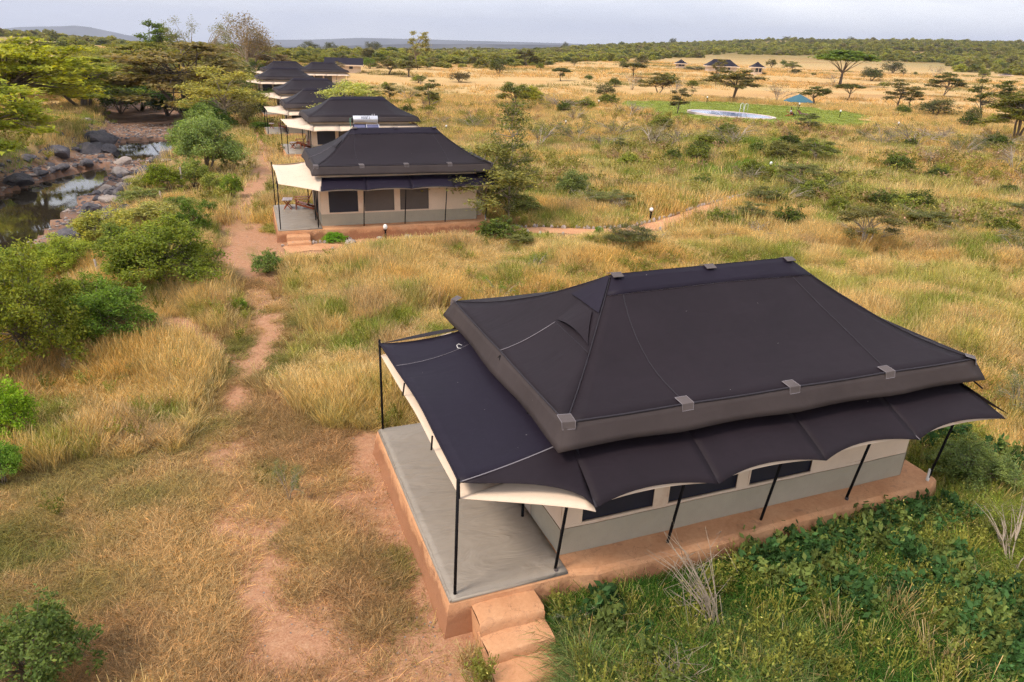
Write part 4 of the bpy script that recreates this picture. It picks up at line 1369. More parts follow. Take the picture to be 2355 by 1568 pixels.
# ------------------------------------------------------------------ garden lamps
lamp = empty('garden_lamp', (0, 0, 0)); tag(lamp, 'white globe garden lamp on a black stub beside the stone-edged path', 'garden lamp', 'globe lamps dotted about the grass')
mb = MB(); mb.tube([(0, 0, -.2), (0, 0, .50)], .05, 10); mb.build('post', M_METAL, lamp)
mb = MB(); mb.tube([(0, 0, .50), (0, 0, .54)], .09, 10); mb.build('collar', M_METAL, lamp)
mb = MB(); mb.grid(lambda s, t: (.12 * math.sin(math.pi * t) * math.cos(6.2832 * s), .12 * math.sin(math.pi * t) * math.sin(6.2832 * s), .65 - .12 * math.cos(math.pi * t)), 14, 8)
m_, t_ = nmat('opal_glass'); finish(t_, (.85, .84, .82), .3, spec=.5)
mb.build('globe', m_, lamp, smooth=True)
q = G(1495, 507); lamp.location = tuple(q)
for (a, b, s, lb) in ((887, 556, .9, 'white globe lamp in the grass below the second tent'), (1769, 398, .95, 'white globe lamp in tall grass at the middle right'), (1164, 252, 1.0, 'white globe lamp left of the lawn, beside the tall thorn tree'),
                      (1376, 244, 1.0, 'white globe lamp just left of the green lawn'), (1300, 293, .9, 'white globe lamp below the lawn among brown bushes'), (1625, 236, 1.1, 'white globe lamp behind the pool'),
                      (1836, 252, 1.1, 'white globe lamp under the edge of the parasol'), (1930, 270, 1.1, 'white globe lamp right of the parasol'), (2063, 298, 1.0, 'white globe lamp at the right end of the lawn'), (1026, 305, .9, 'white globe lamp right of the third tent')):
    q = G(a, b); c = copy_thing(lamp, tuple(q), 0, (s, s, s * 1.3)); c['label'] = lb

# ------------------------------------------------------------------ fence posts of the river bank
for (a, b, top, lean, lb) in ((88, 828, 722, -.10, 'leaning weathered wooden post beside the large bush at the left'), (228, 640, 610, -.06, 'weathered wooden post half hidden between the large bushes'),
                              (420, 436, 395, .02, 'thin pale post standing at the river bank bushes'), (394, 436, 405, -.1, 'short leaning stick left of the thin pale post'), (372, 470, 450, 0, 'short stub of a post in the bank grass')):
    q = G(a, b); dist = float(np.linalg.norm(q - [0, 0, CAMH])); h = max(.8, (b - top) / FPX * dist * 1.12)
    mb = MB(); k = lean * h
    mb.tube([(0, 0, -.4), (k * .5 + .02, 0, h * .5), (k, .01, h)], [.06, .055, .045], 8)
    o = mb.build('wooden_post', M_WOODPOST, None, smooth=True); o.location = tuple(q)
    tag(o, lb, 'post', 'posts along the river bank')

# ------------------------------------------------------------------ stones edging the path
def rock_mesh(name, seed, mat, sub=2, flat=.7, rough=.6):
    import bmesh
    rs = np.random.default_rng(seed)
    bm = bmesh.new(); bmesh.ops.create_icosphere(bm, subdivisions=sub, radius=.5)
    ax = rs.normal(size=(7, 3)); ax /= np.linalg.norm(ax, axis=1)[:, None]; dd = rs.uniform(.24, .44, 7)
    for v in bm.verts:
        p = np.array(v.co)
        for a, d_ in zip(ax, dd):
            e = p @ a - d_
            if e > 0: p = p - a * e * .85
        p += (float(fbm(p[0] * 5 + seed, p[1] * 5 + p[2] * 4, seed, 3)) - .5) * rough * .3
        v.co = (p[0] * 1.15, p[1], p[2] * flat)
    me = bpy.data.meshes.new(name); bm.to_mesh(me); bm.free(); me.materials.append(mat)
    return me


SM = [rock_mesh('stone', 50 + i, M_STONE, 1, 1.1) for i in range(5)]
path = MB(); pts = [p for p in PATH_STONE]
dn = []
for i in range(len(pts) - 1):
    for k in range(8): dn.append(pts[i] + (pts[i + 1] - pts[i]) * k / 8)
dn.append(pts[-1])
V = []
for i, p in enumerate(dn):
    d = dn[min(i + 1, len(dn) - 1)] - dn[max(0, i - 1)]; d = d / np.linalg.norm(d[:2]); nx, ny = -d[1], d[0]
    for k in np.linspace(-.62, .62, 5):
        x, y = p[0] + nx * k * (1 + .15 * math.sin(i * 1.3)), p[1] + ny * k * (1 + .15 * math.sin(i * 1.3)); V.append((x, y, float(land(x, y)) + .03 - .012 * abs(k)))
path.add(V, [(i * 5 + k, i * 5 + k + 1, (i + 1) * 5 + k + 1, (i + 1) * 5 + k) for i in range(len(dn) - 1) for k in range(4)])
po = path.build('garden_path', M_TREAD, smooth=True); tag(po, kind='structure')
acc = 0
for i in range(len(dn) - 1):
    p = dn[i]; d = dn[i + 1] - p; L_ = np.linalg.norm(d[:2]); d = d / L_
    for side in (1, -1):
        prob = .95 if side > 0 else .12
        for k in range(2):
            if random.random() > prob: continue
            t = random.random() * L_
            x = p[0] + d[0] * t - d[1] * side * random.uniform(.66, .8); y = p[1] + d[1] * t + d[0] * side * random.uniform(.66, .8)
            o = bpy.data.objects.new('stone', random.choice(SM)); COL.objects.link(o); o.parent = po
            s = random.uniform(.16, .30); o.location = (x, y, float(land(x, y)) + .05); o.scale = (s * .8, s * .7, s * random.uniform(.9, 1.5)); o.rotation_euler = (random.uniform(-.3, .3), random.uniform(-.3, .3), random.uniform(0, 6))
for (a, b, s, lb) in ((805, 560, .55, 'flat pale slab lying before the second tent plinth'), (940, 548, .5, 'pale rounded stone in the bed before the second tent'), (873, 549, .32, 'small whitewashed stone left of the globe lamp'),
                      (1020, 519, .4, 'pale stone at the foot of the weeds by the second tent'), (700, 562, .35, 'reddish pale stone beside the second tent steps'), (370, 760, .75, 'pinkish boulder standing at the edge of the near bush'),
                      (170, 850, 1.1, 'low flat pinkish rock in dry grass by the leaning post'), (40, 828, .8, 'low pink rock at the left edge behind the leaning post'), (1060, 512, .3, 'grey stone among weeds at the second tent corner')):
    q = G(a, b); o = bpy.data.objects.new('rock', rock_mesh('rock', int(a), M_STONE, 2, .6)); COL.objects.link(o); o.location = (q[0], q[1], q[2] + s * .12); o.scale = (s, s, s); o.rotation_euler = (0, 0, random.uniform(0, 6))
    tag(o, lb, 'rock')
# ------------------------------------------------------------------ river rocks
RK = [rock_mesh('boulder', 20 + i, M_ROCKD, 3, .72) for i in range(6)]
RP = [rock_mesh('boulder', 30 + i, M_ROCKP, 3, .62) for i in range(4)]
def boulder(x, y, s, me, label, group=None, zk=.12, z=None):
    o = bpy.data.objects.new('boulder', me); COL.objects.link(o)
    o.location = (x, y, (float(land(x, y)) if z is None else z) + s * zk); o.scale = (s, s * random.uniform(.7, 1.1), s * random.uniform(.7, 1.1)); o.rotation_euler = (random.uniform(-.2, .2), random.uniform(-.2, .2), random.uniform(0, 6))
    tag(o, label, 'boulder', group); return o
for (a, b, s, k, lb) in ((232, 332, 3.4, 0, 'largest dark boulder in the river bed, between sand bar and pool'), (205, 352, 2.4, 1, 'dark wet boulder at the left foot of the largest dark boulder'), (250, 350, 2.2, 2, 'dark angular boulder at the upper edge of the far pool'),
                         (276, 405, 2.0, 3, 'smooth pale boulder beside the near edge of the far pool'), (140, 372, 2.2, 0, 'dark boulder left of the rocky bar'), (245, 382, 1.5, 1, 'brownish boulder just below the far pool tip'),
                         (48, 428, 2.2, 2, 'broad grey boulder at the upper end of the near water'), (225, 345, 1.8, 1, 'grey boulder leaning on the largest dark boulder'), (300, 418, 1.4, 1, 'flat pale boulder right of the smooth pale one'), (375, 352, 1.3, 2, 'pale boulder at the right end of the far pool')):
    q = up(a, b, -2.8); pale = k == 3 or 'pale' in lb
    boulder(q[0], q[1], s, (RP if pale else RK)[k % 4], lb)
nb = 0; tries = 0
while nb < 230 and tries < 9000:
    tries += 1
    b = random.uniform(300, 600); a = random.uniform(-30, 400)
    q = up(a, b, -2.8); d, sd, at = seg_dist(np.array(q[0]), np.array(q[1]), RIVER)
    if d > 7.5: continue
    if inpoly(np.array(q[0]), np.array(q[1]), POOL_A) or inpoly(np.array(q[0]), np.array(q[1]), POOL_B): 
        continue
    if b < 330 and a > 240: continue
    if b > 470 and d < 3.0: continue
    s = random.choice((.35, .5, .6, .8, 1.0, 1.4)) * random.uniform(.7, 1.2)
    pale = random.random() < .3
    where = 'beside the near river water' if b > 455 else 'on the rocky bar between the two pools' if b > 385 else 'round the far pool' if b > 330 else 'at the edge of the sand bar'
    size = 'small' if s < .6 else 'middling' if s < 1.0 else 'large'; tone = 'pale grey-brown' if pale else 'dark blue-grey'
    boulder(q[0], q[1], s, random.choice(RP if pale else RK), '%s %s rock %s' % (size, tone, where), '%s %s rocks %s' % (size, tone, where))
    nb += 1

# ------------------------------------------------------------------ single trees and bushes, placed where they stand
U = [P('umbrella', i, 5200, .042) for i in range(3)]
WI = [P('wide', 10 + i, 3600, .033) for i in range(3)]
TH = [P('thorn', 20 + i, 2600, .032) for i in range(4)]
RO = [P('round', 30 + i, 2600, .030) for i in range(4)]
DE = [P('dense', 40 + i, 24000, .0135, None, 2) for i in range(3)]
DM = [P('dense', 50 + i, 9000, .02) for i in range(3)]
FE = [P('feather', 60 + i, 14000, .022) for i in range(3)]
TA = P('tall', 70, 7600, .018, M_BARKP, 2)
BA = [P('bare', 80 + i, 500, .02, M_BARKP, 2) for i in range(3)]
TN = [P('wide', 90 + i, 8000, .019, M_BARKP, 2) for i in range(2)]
SP = [P('bare', 95 + i, 4200, .014, M_BARKP, 2) for i in range(2)]

TD = P('wide', 93, 9000, .018, M_BARKP, 2)
T_ = tree_px
# near bushes on the river bank
T_('bush', 372, 668, 200, 265, DE[0], (0.222, 0.272, 0.038), 'large round leafy bush beside the footpath, nearest the bend', 'bush', None, crown='foliage')
T_('bush', 85, 850, 300, 260, DE[1], (0.238, 0.272, 0.038), 'tall yellow-green bush at the left edge behind the leaning post', 'bush', None, crown='foliage')
T_('bush', 245, 800, 170, 235, DE[2], (0.171, 0.272, 0.038), 'rounded bush with bare twigs in front of the large round bush', 'bush', None, crown='foliage')
T_('bush', 165, 640, 110, 160, DE[1], (0.324, 0.386, 0.051), 'light green bush between the near river water and the large round bush', 'bush', None, crown='foliage')
T_('bush', 20, 720, 150, 170, DE[2], (0.272, 0.316, 0.051), 'olive bush at the left edge beside the river water', 'bush', None, crown='foliage')
T_('bush', 255, 560, 95, 170, DM[0], (0.375, 0.369, 0.077), 'pale yellow-green bush above the large round bush', 'bush', None, crown='foliage')
T_('bush', 345, 535, 85, 180, DM[1], (0.358, 0.351, 0.102), 'straw-tinted wide bush beyond the large round bush', 'bush', None, crown='foliage')
T_('bush', 445, 545, 95, 80, DM[2], (0.136, 0.211, 0.034), 'dark green upright bush at the bend of the footpath', 'bush', None, crown='foliage')
T_('bush', 475, 508, 60, 60, DM[0], (0.152, 0.229, 0.043), 'small dark green bush right of the upright one at the bend', 'bush', None, crown='foliage')
T_('bush', 375, 436, 72, 92, DM[1], BRIGHT, 'bright green bush behind the thin pale post', 'bush', None, crown='foliage')
T_('bush', 330, 445, 50, 70, DM[0], (0.324, 0.334, 0.102), 'dull green bush left of the bright one by the far pool', 'bush', None, crown='foliage')
T_('bush', 445, 430, 75, 95, DM[2], (0.255, 0.299, 0.068), 'loose olive bush right of the thin pale post', 'bush', None, crown='foliage')
T_('bush', 500, 440, 50, 85, DM[0], (0.290, 0.316, 0.068), 'small bush at the top of the footpath grass', 'bush', None, crown='foliage')
T_('bush', 535, 452, 66, 58, DM[1], (0.204, 0.281, 0.043), 'compact green bush beside the footpath left of the second tent', 'bush', None, crown='foliage')
T_('bush', 478, 398, 165, 165, DE[0], (0.255, 0.334, 0.111), 'big willowy grey-green bush on the right river bank', 'bush', None, crown='foliage')
T_('bush', 430, 350, 90, 90, DM[1], (0.222, 0.316, 0.068), 'green bush leaning over the right end of the far pool', 'bush', None, crown='foliage')
T_('bush', 520, 385, 80, 90, DM[2], (0.222, 0.281, 0.086), 'dull green bush at the lower right of the willowy bush', 'bush', None, crown='foliage')
T_('bush', 475, 290, 80, 100, DM[0], (0.238, 0.334, 0.102), 'green shrub above the willowy bush', 'bush', None, crown='foliage')
T_('bush', 22, 1010, 175, 150, DM[1], (0.272, 0.421, 0.034), 'bright yellow-green bush cut by the left edge at mid height', 'bush', None, crown='foliage')
T_('bush', 10, 1110, 120, 110, DM[0], (0.204, 0.351, 0.051), 'lower green bush at the left edge below the bright one', 'bush', None, crown='foliage')
T_('bush', 90, 1590, 210, 270, DM[2], (0.136, 0.194, 0.051), 'dark thorny bush with orange flecks in the lower left corner', 'bush', None, crown='foliage')
T_('bush', 2215, 1120, 120, 190, DE[1], (0.203, 0.264, 0.082), 'grey-green leafy bush behind the right end of the nearest tent', 'bush', None, crown='foliage')
T_('bush', 2330, 960, 120, 110, SP[0], (.20, .22, .10), 'pale speckled bush at the right edge beside the nearest tent', 'bush', None, crown='foliage')
T_('bush', 2320, 1330, 140, 160, SP[1], (.18, .21, .05), 'yellowish weed clump at the right edge below the nearest tent', 'bush', None, crown='foliage')
T_('shrub', 615, 628, 60, 75, DM[2], (0.187, 0.264, 0.068), 'green shrub left of the second tent steps', 'shrub', None, crown='foliage')
T_('shrub', 552, 712, 34, 40, DM[0], (0.204, 0.316, 0.051), 'tiny green shrub in the grass beside the footpath', 'shrub', None, crown='foliage')
T_('shrub', 362, 860, 55, 75, SP[0], (.12, .16, .04), 'green tuft shrub in the dry grass above the mown ground', 'shrub', None, crown='foliage')
T_('shrub', 768, 556, 28, 60, DM[1], (0.204, 0.421, 0.034), 'low bright green plant before the second tent plinth', 'plant', None, crown='foliage')
T_('shrub', 970, 530, 50, 44, DM[2], (0.187, 0.299, 0.068), 'leafy weed against the plinth of the second tent', 'plant', None, crown='foliage')
T_('shrub', 1025, 522, 44, 40, SP[1], (.20, .24, .06), 'yellow-green weed before the last window pole of the second tent', 'plant', None, crown='foliage')
T_('shrub', 1376, 543, 28, 28, DM[0], (0.162, 0.299, 0.032), 'small round green plant in the middle of the stone-edged path', 'plant', None, crown='foliage')
T_('shrub', 1148, 700, 62, 62, SP[0], (.17, .30, .02), 'bright green tuft just above the nearest tent roof', 'plant', None, crown='foliage')
T_('shrub', 1225, 632, 50, 50, SP[1], (.20, .27, .05), 'pale green tuft in dry grass above the nearest tent', 'plant', None, crown='foliage')
T_('shrub', 665, 1150, 90, 46, SP[1], (.20, .26, .12), 'grey-green weed with small leaves growing on the bare soil', 'plant', None, crown='foliage')
T_('shrub', 1320, 1450, 60, 70, SP[0], (.10, .19, .06), 'broad-leaved weed beside the steps', 'plant', None, crown='foliage')

# trees around the second tent and centre
T_('thorn_tree', 1172, 516, 265, 150, TA, (.13, .155, .055), 'tall straight thorn tree with tiered sparse branches right of the second tent')
T_('acacia', 1098, 520, 200, 225, TN[0], (.19, .20, .07), 'sparse acacia leaning over the right end of the second tent roof')
T_('bush', 1312, 455, 78, 92, DM[0], (0.203, 0.246, 0.082), 'dense green shrub right of the tall thorn tree', 'bush', None, crown='foliage')
T_('bush', 1345, 478, 50, 80, SP[0], (.17, .20, .06), 'pale weedy bush below the dense green shrub', 'bush', None, crown='foliage')
T_('bush', 1205, 495, 60, 90, DM[1], (0.243, 0.264, 0.082), 'grey-green bush at the foot of the tall thorn tree', 'bush', None, crown='foliage')
T_('bush', 1140, 480, 90, 90, DM[2], (0.264, 0.264, 0.082), 'grey-green bush behind the right corner of the second tent', 'bush', None, crown='foliage')
T_('acacia', 1983, 580, 125, 130, TN[1], (.14, .14, .055), 'thin-trunked sparse acacia standing above the nearest tent roof ridge', )
T_('bush', 1222, 238, 48, 66, DM[1], (0.345, 0.351, 0.041), 'bright olive bush beside the tall thorn tree top', 'bush', None, crown='foliage')
T_('acacia', 1178, 255, 72, 76, WI[0], (.12, .14, .045), 'grey-green acacia left of the bright olive bush')
T_('acacia', 988, 252, 66, 72, TH[0], (.11, .12, .045), 'round thorn tree standing alone between the third tent and the tall thorn tree')
T_('acacia', 897, 238, 46, 52, TH[1], (.14, .14, .06), 'small thorn tree right of the feathery acacia')
T_('acacia', 818, 320, 142, 170, TD, (.34, .38, .13), 'feathery pale green acacia crossing in front of the tent roofs')
T_('acacia', 893, 172, 36, 66, WI[1], (.13, .12, .055), 'flat grey-brown acacia right of the gabled lodge')
T_('acacia', 940, 176, 40, 60, WI[2], (.13, .13, .05), 'second flat acacia right of the gabled lodge')
T_('bush', 1058, 189, 28, 54, RO[0], (.12, .10, .05), 'low brown bush on the plain right of the flat acacias', 'bush', None, crown='foliage')
T_('tree', 1145, 172, 44, 46, RO[1], (.075, .09, .03), 'dark bushy tree at the left end of the golden plain')
T_('tree', 961, 160, 84, 58, TH[2], (.24, .24, .12), 'tall pale tree rising above the skyline near the centre')
T_('acacia', 1211, 152, 40, 52, WI[0], (.08, .075, .035), 'dark flat-topped acacia left of the golden plain')
T_('bush', 1600, 365, 46, 62, DM[2], (0.121, 0.150, 0.032), 'dark green bushy shrub alone in the middle of the grass', 'bush', None, crown='foliage')
T_('bush', 1518, 300, 42, 66, DM[0], (0.223, 0.246, 0.049), 'green bush just below the lawn', 'bush', None, crown='foliage')
T_('bush', 1324, 330, 50, 56, SP[1], (.10, .15, .05), 'green branching shrub at the centre right', 'bush', None, crown='foliage')
T_('bush', 1412, 318, 50, 80, SP[0], (.17, .17, .06), 'straggly olive bush below the left end of the lawn', 'bush', None, crown='foliage')
T_('bush', 1560, 330, 48, 66, BA[0], (.2, .15, .1), 'brown leafless bush below the lawn', 'bush', None, crown='foliage')
T_('acacia', 1500, 345, 60, 110, SP[1], (.16, .15, .07), 'wide brownish scrub clump below the lawn')
T_('acacia', 1682, 335, 56, 120, SP[0], (.14, .15, .055), 'wide feathery thorn bush below the pool')
T_('acacia', 1874, 372, 56, 104, TN[0], (.12, .14, .04), 'low wide acacia with a bare fork on its right')
T_('bush', 1790, 368, 54, 86, DM[1], (0.213, 0.211, 0.065), 'dark thorn bush left of the low wide acacia', 'bush', None, crown='foliage')
T_('acacia', 1557, 262, 58, 72, TH[3], (.11, .10, .05), 'thorny tree standing at the left tip of the pool')
T_('acacia', 1858, 306, 44, 68, TH[0], (.11, .13, .055), 'thorn shrub just below the parasol')
# golden plain
T_('umbrella_acacia', 1930, 197, 80, 132, U[0], (.11, .17, .03), 'big flat-topped umbrella acacia with a tall bare trunk on the golden plain')
T_('acacia', 1683, 230, 76, 128, WI[0], (.12, .115, .045), 'wide many-stemmed acacia in front of the lodge')
T_('acacia', 1646, 196, 58, 46, TH[2], (.13, .12, .05), 'upright thorn tree left of the many-stemmed acacia')
T_('tree', 1513, 219, 52, 84, WI[1], (.14, .13, .05), 'round-headed brown-green tree left of the pool tree')
T_('tree', 1390, 223, 40, 50, RO[2], (.10, .11, .055), 'small dense grey tree on a short fork left of the plain')
T_('acacia', 1289, 186, 30, 44, U[1], (.085, .10, .03), 'small dark acacia with a thin stem at the left of the plain')
T_('acacia', 1456, 178, 34, 54, U[2], (.09, .095, .035), 'dark umbrella-shaped tree below the round tree on the plain')
T_('tree', 1474, 152, 32, 36, RO[3], (.08, .085, .035), 'round dark tree behind the umbrella-shaped tree')
T_('tree', 1432, 158, 22, 22, RO[0], (.10, .11, .055), 'little grey tree left of the round dark tree')
T_('tree', 1320, 150, 16, 18, RO[1], (.09, .10, .04), 'tiny tree standing at the edge of the far bushes')
T_('tree', 1453, 206, 36, 48, BA[1], (.2, .15, .10), 'brownish half-bare small tree left of the round-headed tree')
T_('tree', 1549, 216, 34, 50, BA[2], (.2, .17, .10), 'grey half-bare tree above the pool tree')
T_('tree', 1784, 233, 46, 62, BA[0], (.22, .16, .12), 'bare pinkish tree between pool and parasol')
T_('acacia', 1872, 242, 48, 68, WI[2], (.10, .115, .035), 'leaning acacia behind the parasol')
T_('acacia', 1949, 230, 38, 64, U[1], (.10, .11, .035), 'small flat acacia right of the leaning one')
T_('bush', 2004, 186, 36, 60, RO[1], (.10, .115, .045), 'round bush-tree right of the big umbrella acacia', 'bush', None, crown='foliage')
T_('bush', 2052, 168, 34, 52, RO[2], (.11, .115, .055), 'grey round bush further right of the big umbrella acacia', 'bush', None, crown='foliage')
T_('bush', 1817, 158, 18, 30, RO[3], (.11, .11, .05), 'small grey bush left of the big umbrella acacia', 'bush', None, crown='foliage')
T_('bush', 1829, 170, 14, 26, RO[0], (.08, .09, .03), 'small dark bush below the small grey bush', 'bush', None, crown='foliage')
T_('bush', 1870, 174, 8, 14, RO[1], (.08, .12, .02), 'tiny green bush left of the umbrella acacia trunk', 'bush', None, crown='foliage')
T_('tree', 1773, 155, 22, 28, RO[0], (.10, .105, .045), 'small bushy tree behind the small closed hut')
T_('bush', 1753, 172, 8, 20, RO[2], (.06, .10, .02), 'dark green bush touching the small closed hut', 'bush', None, crown='foliage')
T_('acacia', 2062, 250, 66, 100, TH[0], (.15, .14, .07), 'sparse half-bare wide acacia on the right of the plain')
T_('acacia', 2092, 250, 48, 66, TH[1], (.11, .125, .04), 'thorn tree overlapping the half-bare wide acacia')
T_('acacia', 2168, 222, 56, 84, WI[1], (.085, .10, .03), 'dark wide-spreading acacia above the V-shaped tree')
T_('tree', 2148, 268, 52, 94, RO[3], (.10, .11, .055), 'V-shaped grey-green tree on a spreading fork')
T_('acacia', 2258, 276, 92, 110, TH[2], (.10, .115, .035), 'tall irregular thorn tree left of the large dark right-edge tree')
T_('acacia', 2236, 278, 40, 40, RO[0], (.12, .13, .06), 'grey bush at the foot of the tall irregular thorn tree')
T_('tree', 2335, 322, 112, 150, FE[0], (.115, .125, .025), 'large dark-green spreading tree cut by the right edge')
T_('acacia', 1650, 160, 20, 26, RO[2], (.11, .11, .045), 'bushy tree against the left end of the wide lodge')
T_('bush', 1600, 162, 10, 60, RO[1], (.11, .115, .05), 'low hedge-like bush below the open-fronted hut', 'bush', None, crown='foliage')
T_('tree', 2075, 176, 18, 22, TH[1], (.10, .11, .04), 'tiny sapling right of the grey round bush')
T_('tree', 2150, 178, 26, 34, BA[1], (.16, .14, .09), 'small bare tree before the right bushland')
# middle right scrub
T_('shrub', 2027, 340, 52, 70, SP[0], (.15, .16, .10), 'greyish shrub right of the lawn end', 'bush', None, crown='foliage')
T_('shrub', 2105, 340, 60, 92, BA[2], (.22, .17, .12), 'bare twiggy shrub right of the greyish shrub', 'bush', None, crown='foliage')
T_('shrub', 2160, 330, 46, 90, BA[0], (.24, .17, .14), 'pinkish bare scrub beyond the bare twiggy shrub', 'bush', None, crown='foliage')
T_('shrub', 2208, 366, 54, 56, SP[1], (.13, .16, .10), 'thin grey-green shrub in tall grass at the right', 'bush', None, crown='foliage')
T_('shrub', 2328, 398, 66, 82, BA[1], (.20, .16, .11), 'bare shrub at the right edge below the large dark tree', 'bush', None, crown='foliage')
T_('shrub', 2290, 345, 50, 90, BA[2], (.20, .16, .11), 'grey bare scrub under the large dark tree', 'bush', None, crown='foliage')
T_('shrub', 1800, 470, 46, 80, SP[1], (.16, .18, .05), 'yellowish bush above the end of the stone-edged path', 'bush', None, crown='foliage')
T_('shrub', 1720, 420, 40, 70, SP[0], (.17, .17, .07), 'olive scrub right of the middle of the picture', 'bush', None, crown='foliage')
T_('shrub', 1880, 450, 46, 90, SP[1], (.14, .15, .05), 'dark olive scrub between the path end and the thin-trunked acacia', 'bush', None, crown='foliage')
T_('shrub', 2120, 520, 44, 90, SP[0], (.17, .18, .06), 'yellow-green scrub right of the thin-trunked acacia', 'bush', None, crown='foliage')
T_('shrub', 2230, 560, 50, 110, SP[1], (.17, .18, .06), 'leafy scrub at the right below the open tall grass', 'bush', None, crown='foliage')
T_('shrub', 2340, 600, 60, 90, SP[0], (.16, .18, .06), 'scrub cut by the right edge above the nearest tent', 'bush', None, crown='foliage')
T_('shrub', 2090, 640, 40, 70, BA[0], (.16, .12, .09), 'dark brown scrub behind the right slope of the nearest roof', 'bush', None, crown='foliage')
T_('shrub', 1040, 470, 60, 90, DM[0], (0.264, 0.264, 0.082), 'bush behind the wall end of the second tent', 'bush', None, crown='foliage')
T_('shrub', 1240, 340, 60, 80, SP[1], (.16, .18, .06), 'pale bush left of the green branching shrub', 'bush', None, crown='foliage')
T_('shrub', 1090, 300, 40, 60, SP[0], (.17, .18, .06), 'small pale bush near the lamp right of the third tent', 'bush', None, crown='foliage')
T_('shrub', 1450, 270, 34, 80, BA[1], (.24, .18, .15), 'pinkish dry scrub at the left end of the lawn', 'bush', None, crown='foliage')
T_('shrub', 1300, 255, 40, 90, BA[2], (.24, .18, .15), 'pinkish dry scrub left of the lawn lamp', 'bush', None, crown='foliage')

# the trees along the river, left
T_('fever_tree', 60, 300, 220, 330, FE[0], (.26, .29, .035), 'huge yellow-green feathery acacia filling the left edge')
T_('fever_tree', 195, 250, 120, 250, FE[1], (.24, .28, .045), 'yellow-green feathery acacia right of the huge left one')
T_('fever_tree', -60, 390, 260, 330, FE[2], (.25, .29, .035), 'yellow-green acacia overhanging the left edge above the grass bank')
T_('tree', 150, 225, 110, 200, FE[2], (.22, .23, .05), 'olive feathery tree behind the huge yellow-green acacia')
T_('bush', 278, 262, 75, 90, RO[0], (.07, .12, .02), 'dark green bush on the left bank where the river bends', 'bush', None, crown='foliage')
T_('bush', 240, 235, 60, 110, RO[1], (.10, .13, .03), 'green bush behind the dark one on the left bank', 'bush', None, crown='foliage')
T_('acacia', 440, 275, 178, 300, FE[1], (.19, .165, .075), 'big grey-brown umbrella acacia with fanning pale limbs over the river bend')
T_('fever_tree', 525, 300, 150, 190, TN[0], (.27, .27, .08), 'yellow-barked fever tree with open sprays right of the umbrella acacia')
T_('tree', 565, 285, 92, 86, RO[2], (.17, .165, .09), 'grey thorn tree with a dark trunk beside the fever tree')
T_('bush', 596, 268, 60, 46, RO[3], (.05, .10, .02), 'dark green bush right of the grey thorn tree', 'bush', None, crown='foliage')
T_('tree', 575, 178, 150, 165, P('round', 98, 5200, .014, M_BARKP, 2), (.16, .13, .085), 'tall grey-brown tree with spreading bare limbs against the sky')
T_('tree', 460, 182, 130, 90, SP[1], (.15, .16, .075), 'tall thin grey-green tree left of the spreading bare one')
T_('tree', 372, 178, 128, 100, WI[1], (.09, .14, .03), 'green flat-crowned tree highest over the left river trees')
T_('acacia', 330, 190, 95, 190, FE[2], (.19, .20, .05), 'layered olive acacia below the green flat-crowned tree')
T_('acacia', 405, 180, 90, 150, WI[2], (.17, .17, .05), 'layered acacia beside the tall thin grey-green tree')
T_('tree', 520, 200, 90, 130, RO[0], (.13, .14, .06), 'rounded grey-green tree below the spreading bare one')
T_('tree', 640, 180, 60, 90, WI[0], (.17, .14, .09), 'grey-brown tree just above the farthest tent roofs')
T_('bush', 590, 185, 50, 60, RO[1], (.06, .09, .02), 'dark bush left of the farthest tent roofs', 'bush', None, crown='foliage')
T_('bush', 545, 215, 50, 90, RO[2], (.14, .17, .04), 'green bush left below the farthest tent', 'bush', None, crown='foliage')
T_('bush', 620, 230, 34, 90, DM[1], (0.222, 0.281, 0.086), 'green bush in front of the farthest tent', 'bush', None, crown='foliage')
T_('bush', 560, 245, 44, 70, DM[2], (0.255, 0.316, 0.068), 'yellowish bush on the bank left of the tent row', 'bush', None, crown='foliage')
T_('bush', 600, 300, 24, 60, DM[0], (0.204, 0.334, 0.051), 'low green bush left of the fourth tent deck', 'bush', None, crown='foliage')
T_('bush', 717, 173, 34, 60, RO[3], (.18, .20, .035), 'bright bush between the farthest tents and the gabled lodge', 'bush', None, crown='foliage')
T_('bush', 735, 184, 32, 44, RO[0], (.08, .14, .02), 'dark green bush with a bright top below the gabled lodge', 'bush', None, crown='foliage')
T_('acacia', 778, 185, 42, 36, TH[3], (.15, .13, .08), 'brown thin tree in front of the gabled lodge')
T_('bush', 668, 165, 18, 60, RO[1], (.19, .20, .05), 'yellow-green bush behind the farthest tent ridge', 'bush', None, crown='foliage')
T_('bush', 850, 158, 30, 34, RO[2], (.13, .20, .025), 'bright green bush right of the gabled lodge', 'bush', None, crown='foliage')
T_('bush', 760, 235, 40, 60, DM[1], (0.324, 0.369, 0.137), 'pale bush behind the third tent roof', 'bush', None, crown='foliage')
T_('acacia', 850, 240, 44, 66, TN[0], (.22, .24, .09), 'pale green feathery acacia right of the tent roofs')
T_('bush', 935, 230, 30, 60, SP[1], (.17, .17, .07), 'low straggly bush right of the small thorn tree', 'bush', None, crown='foliage')

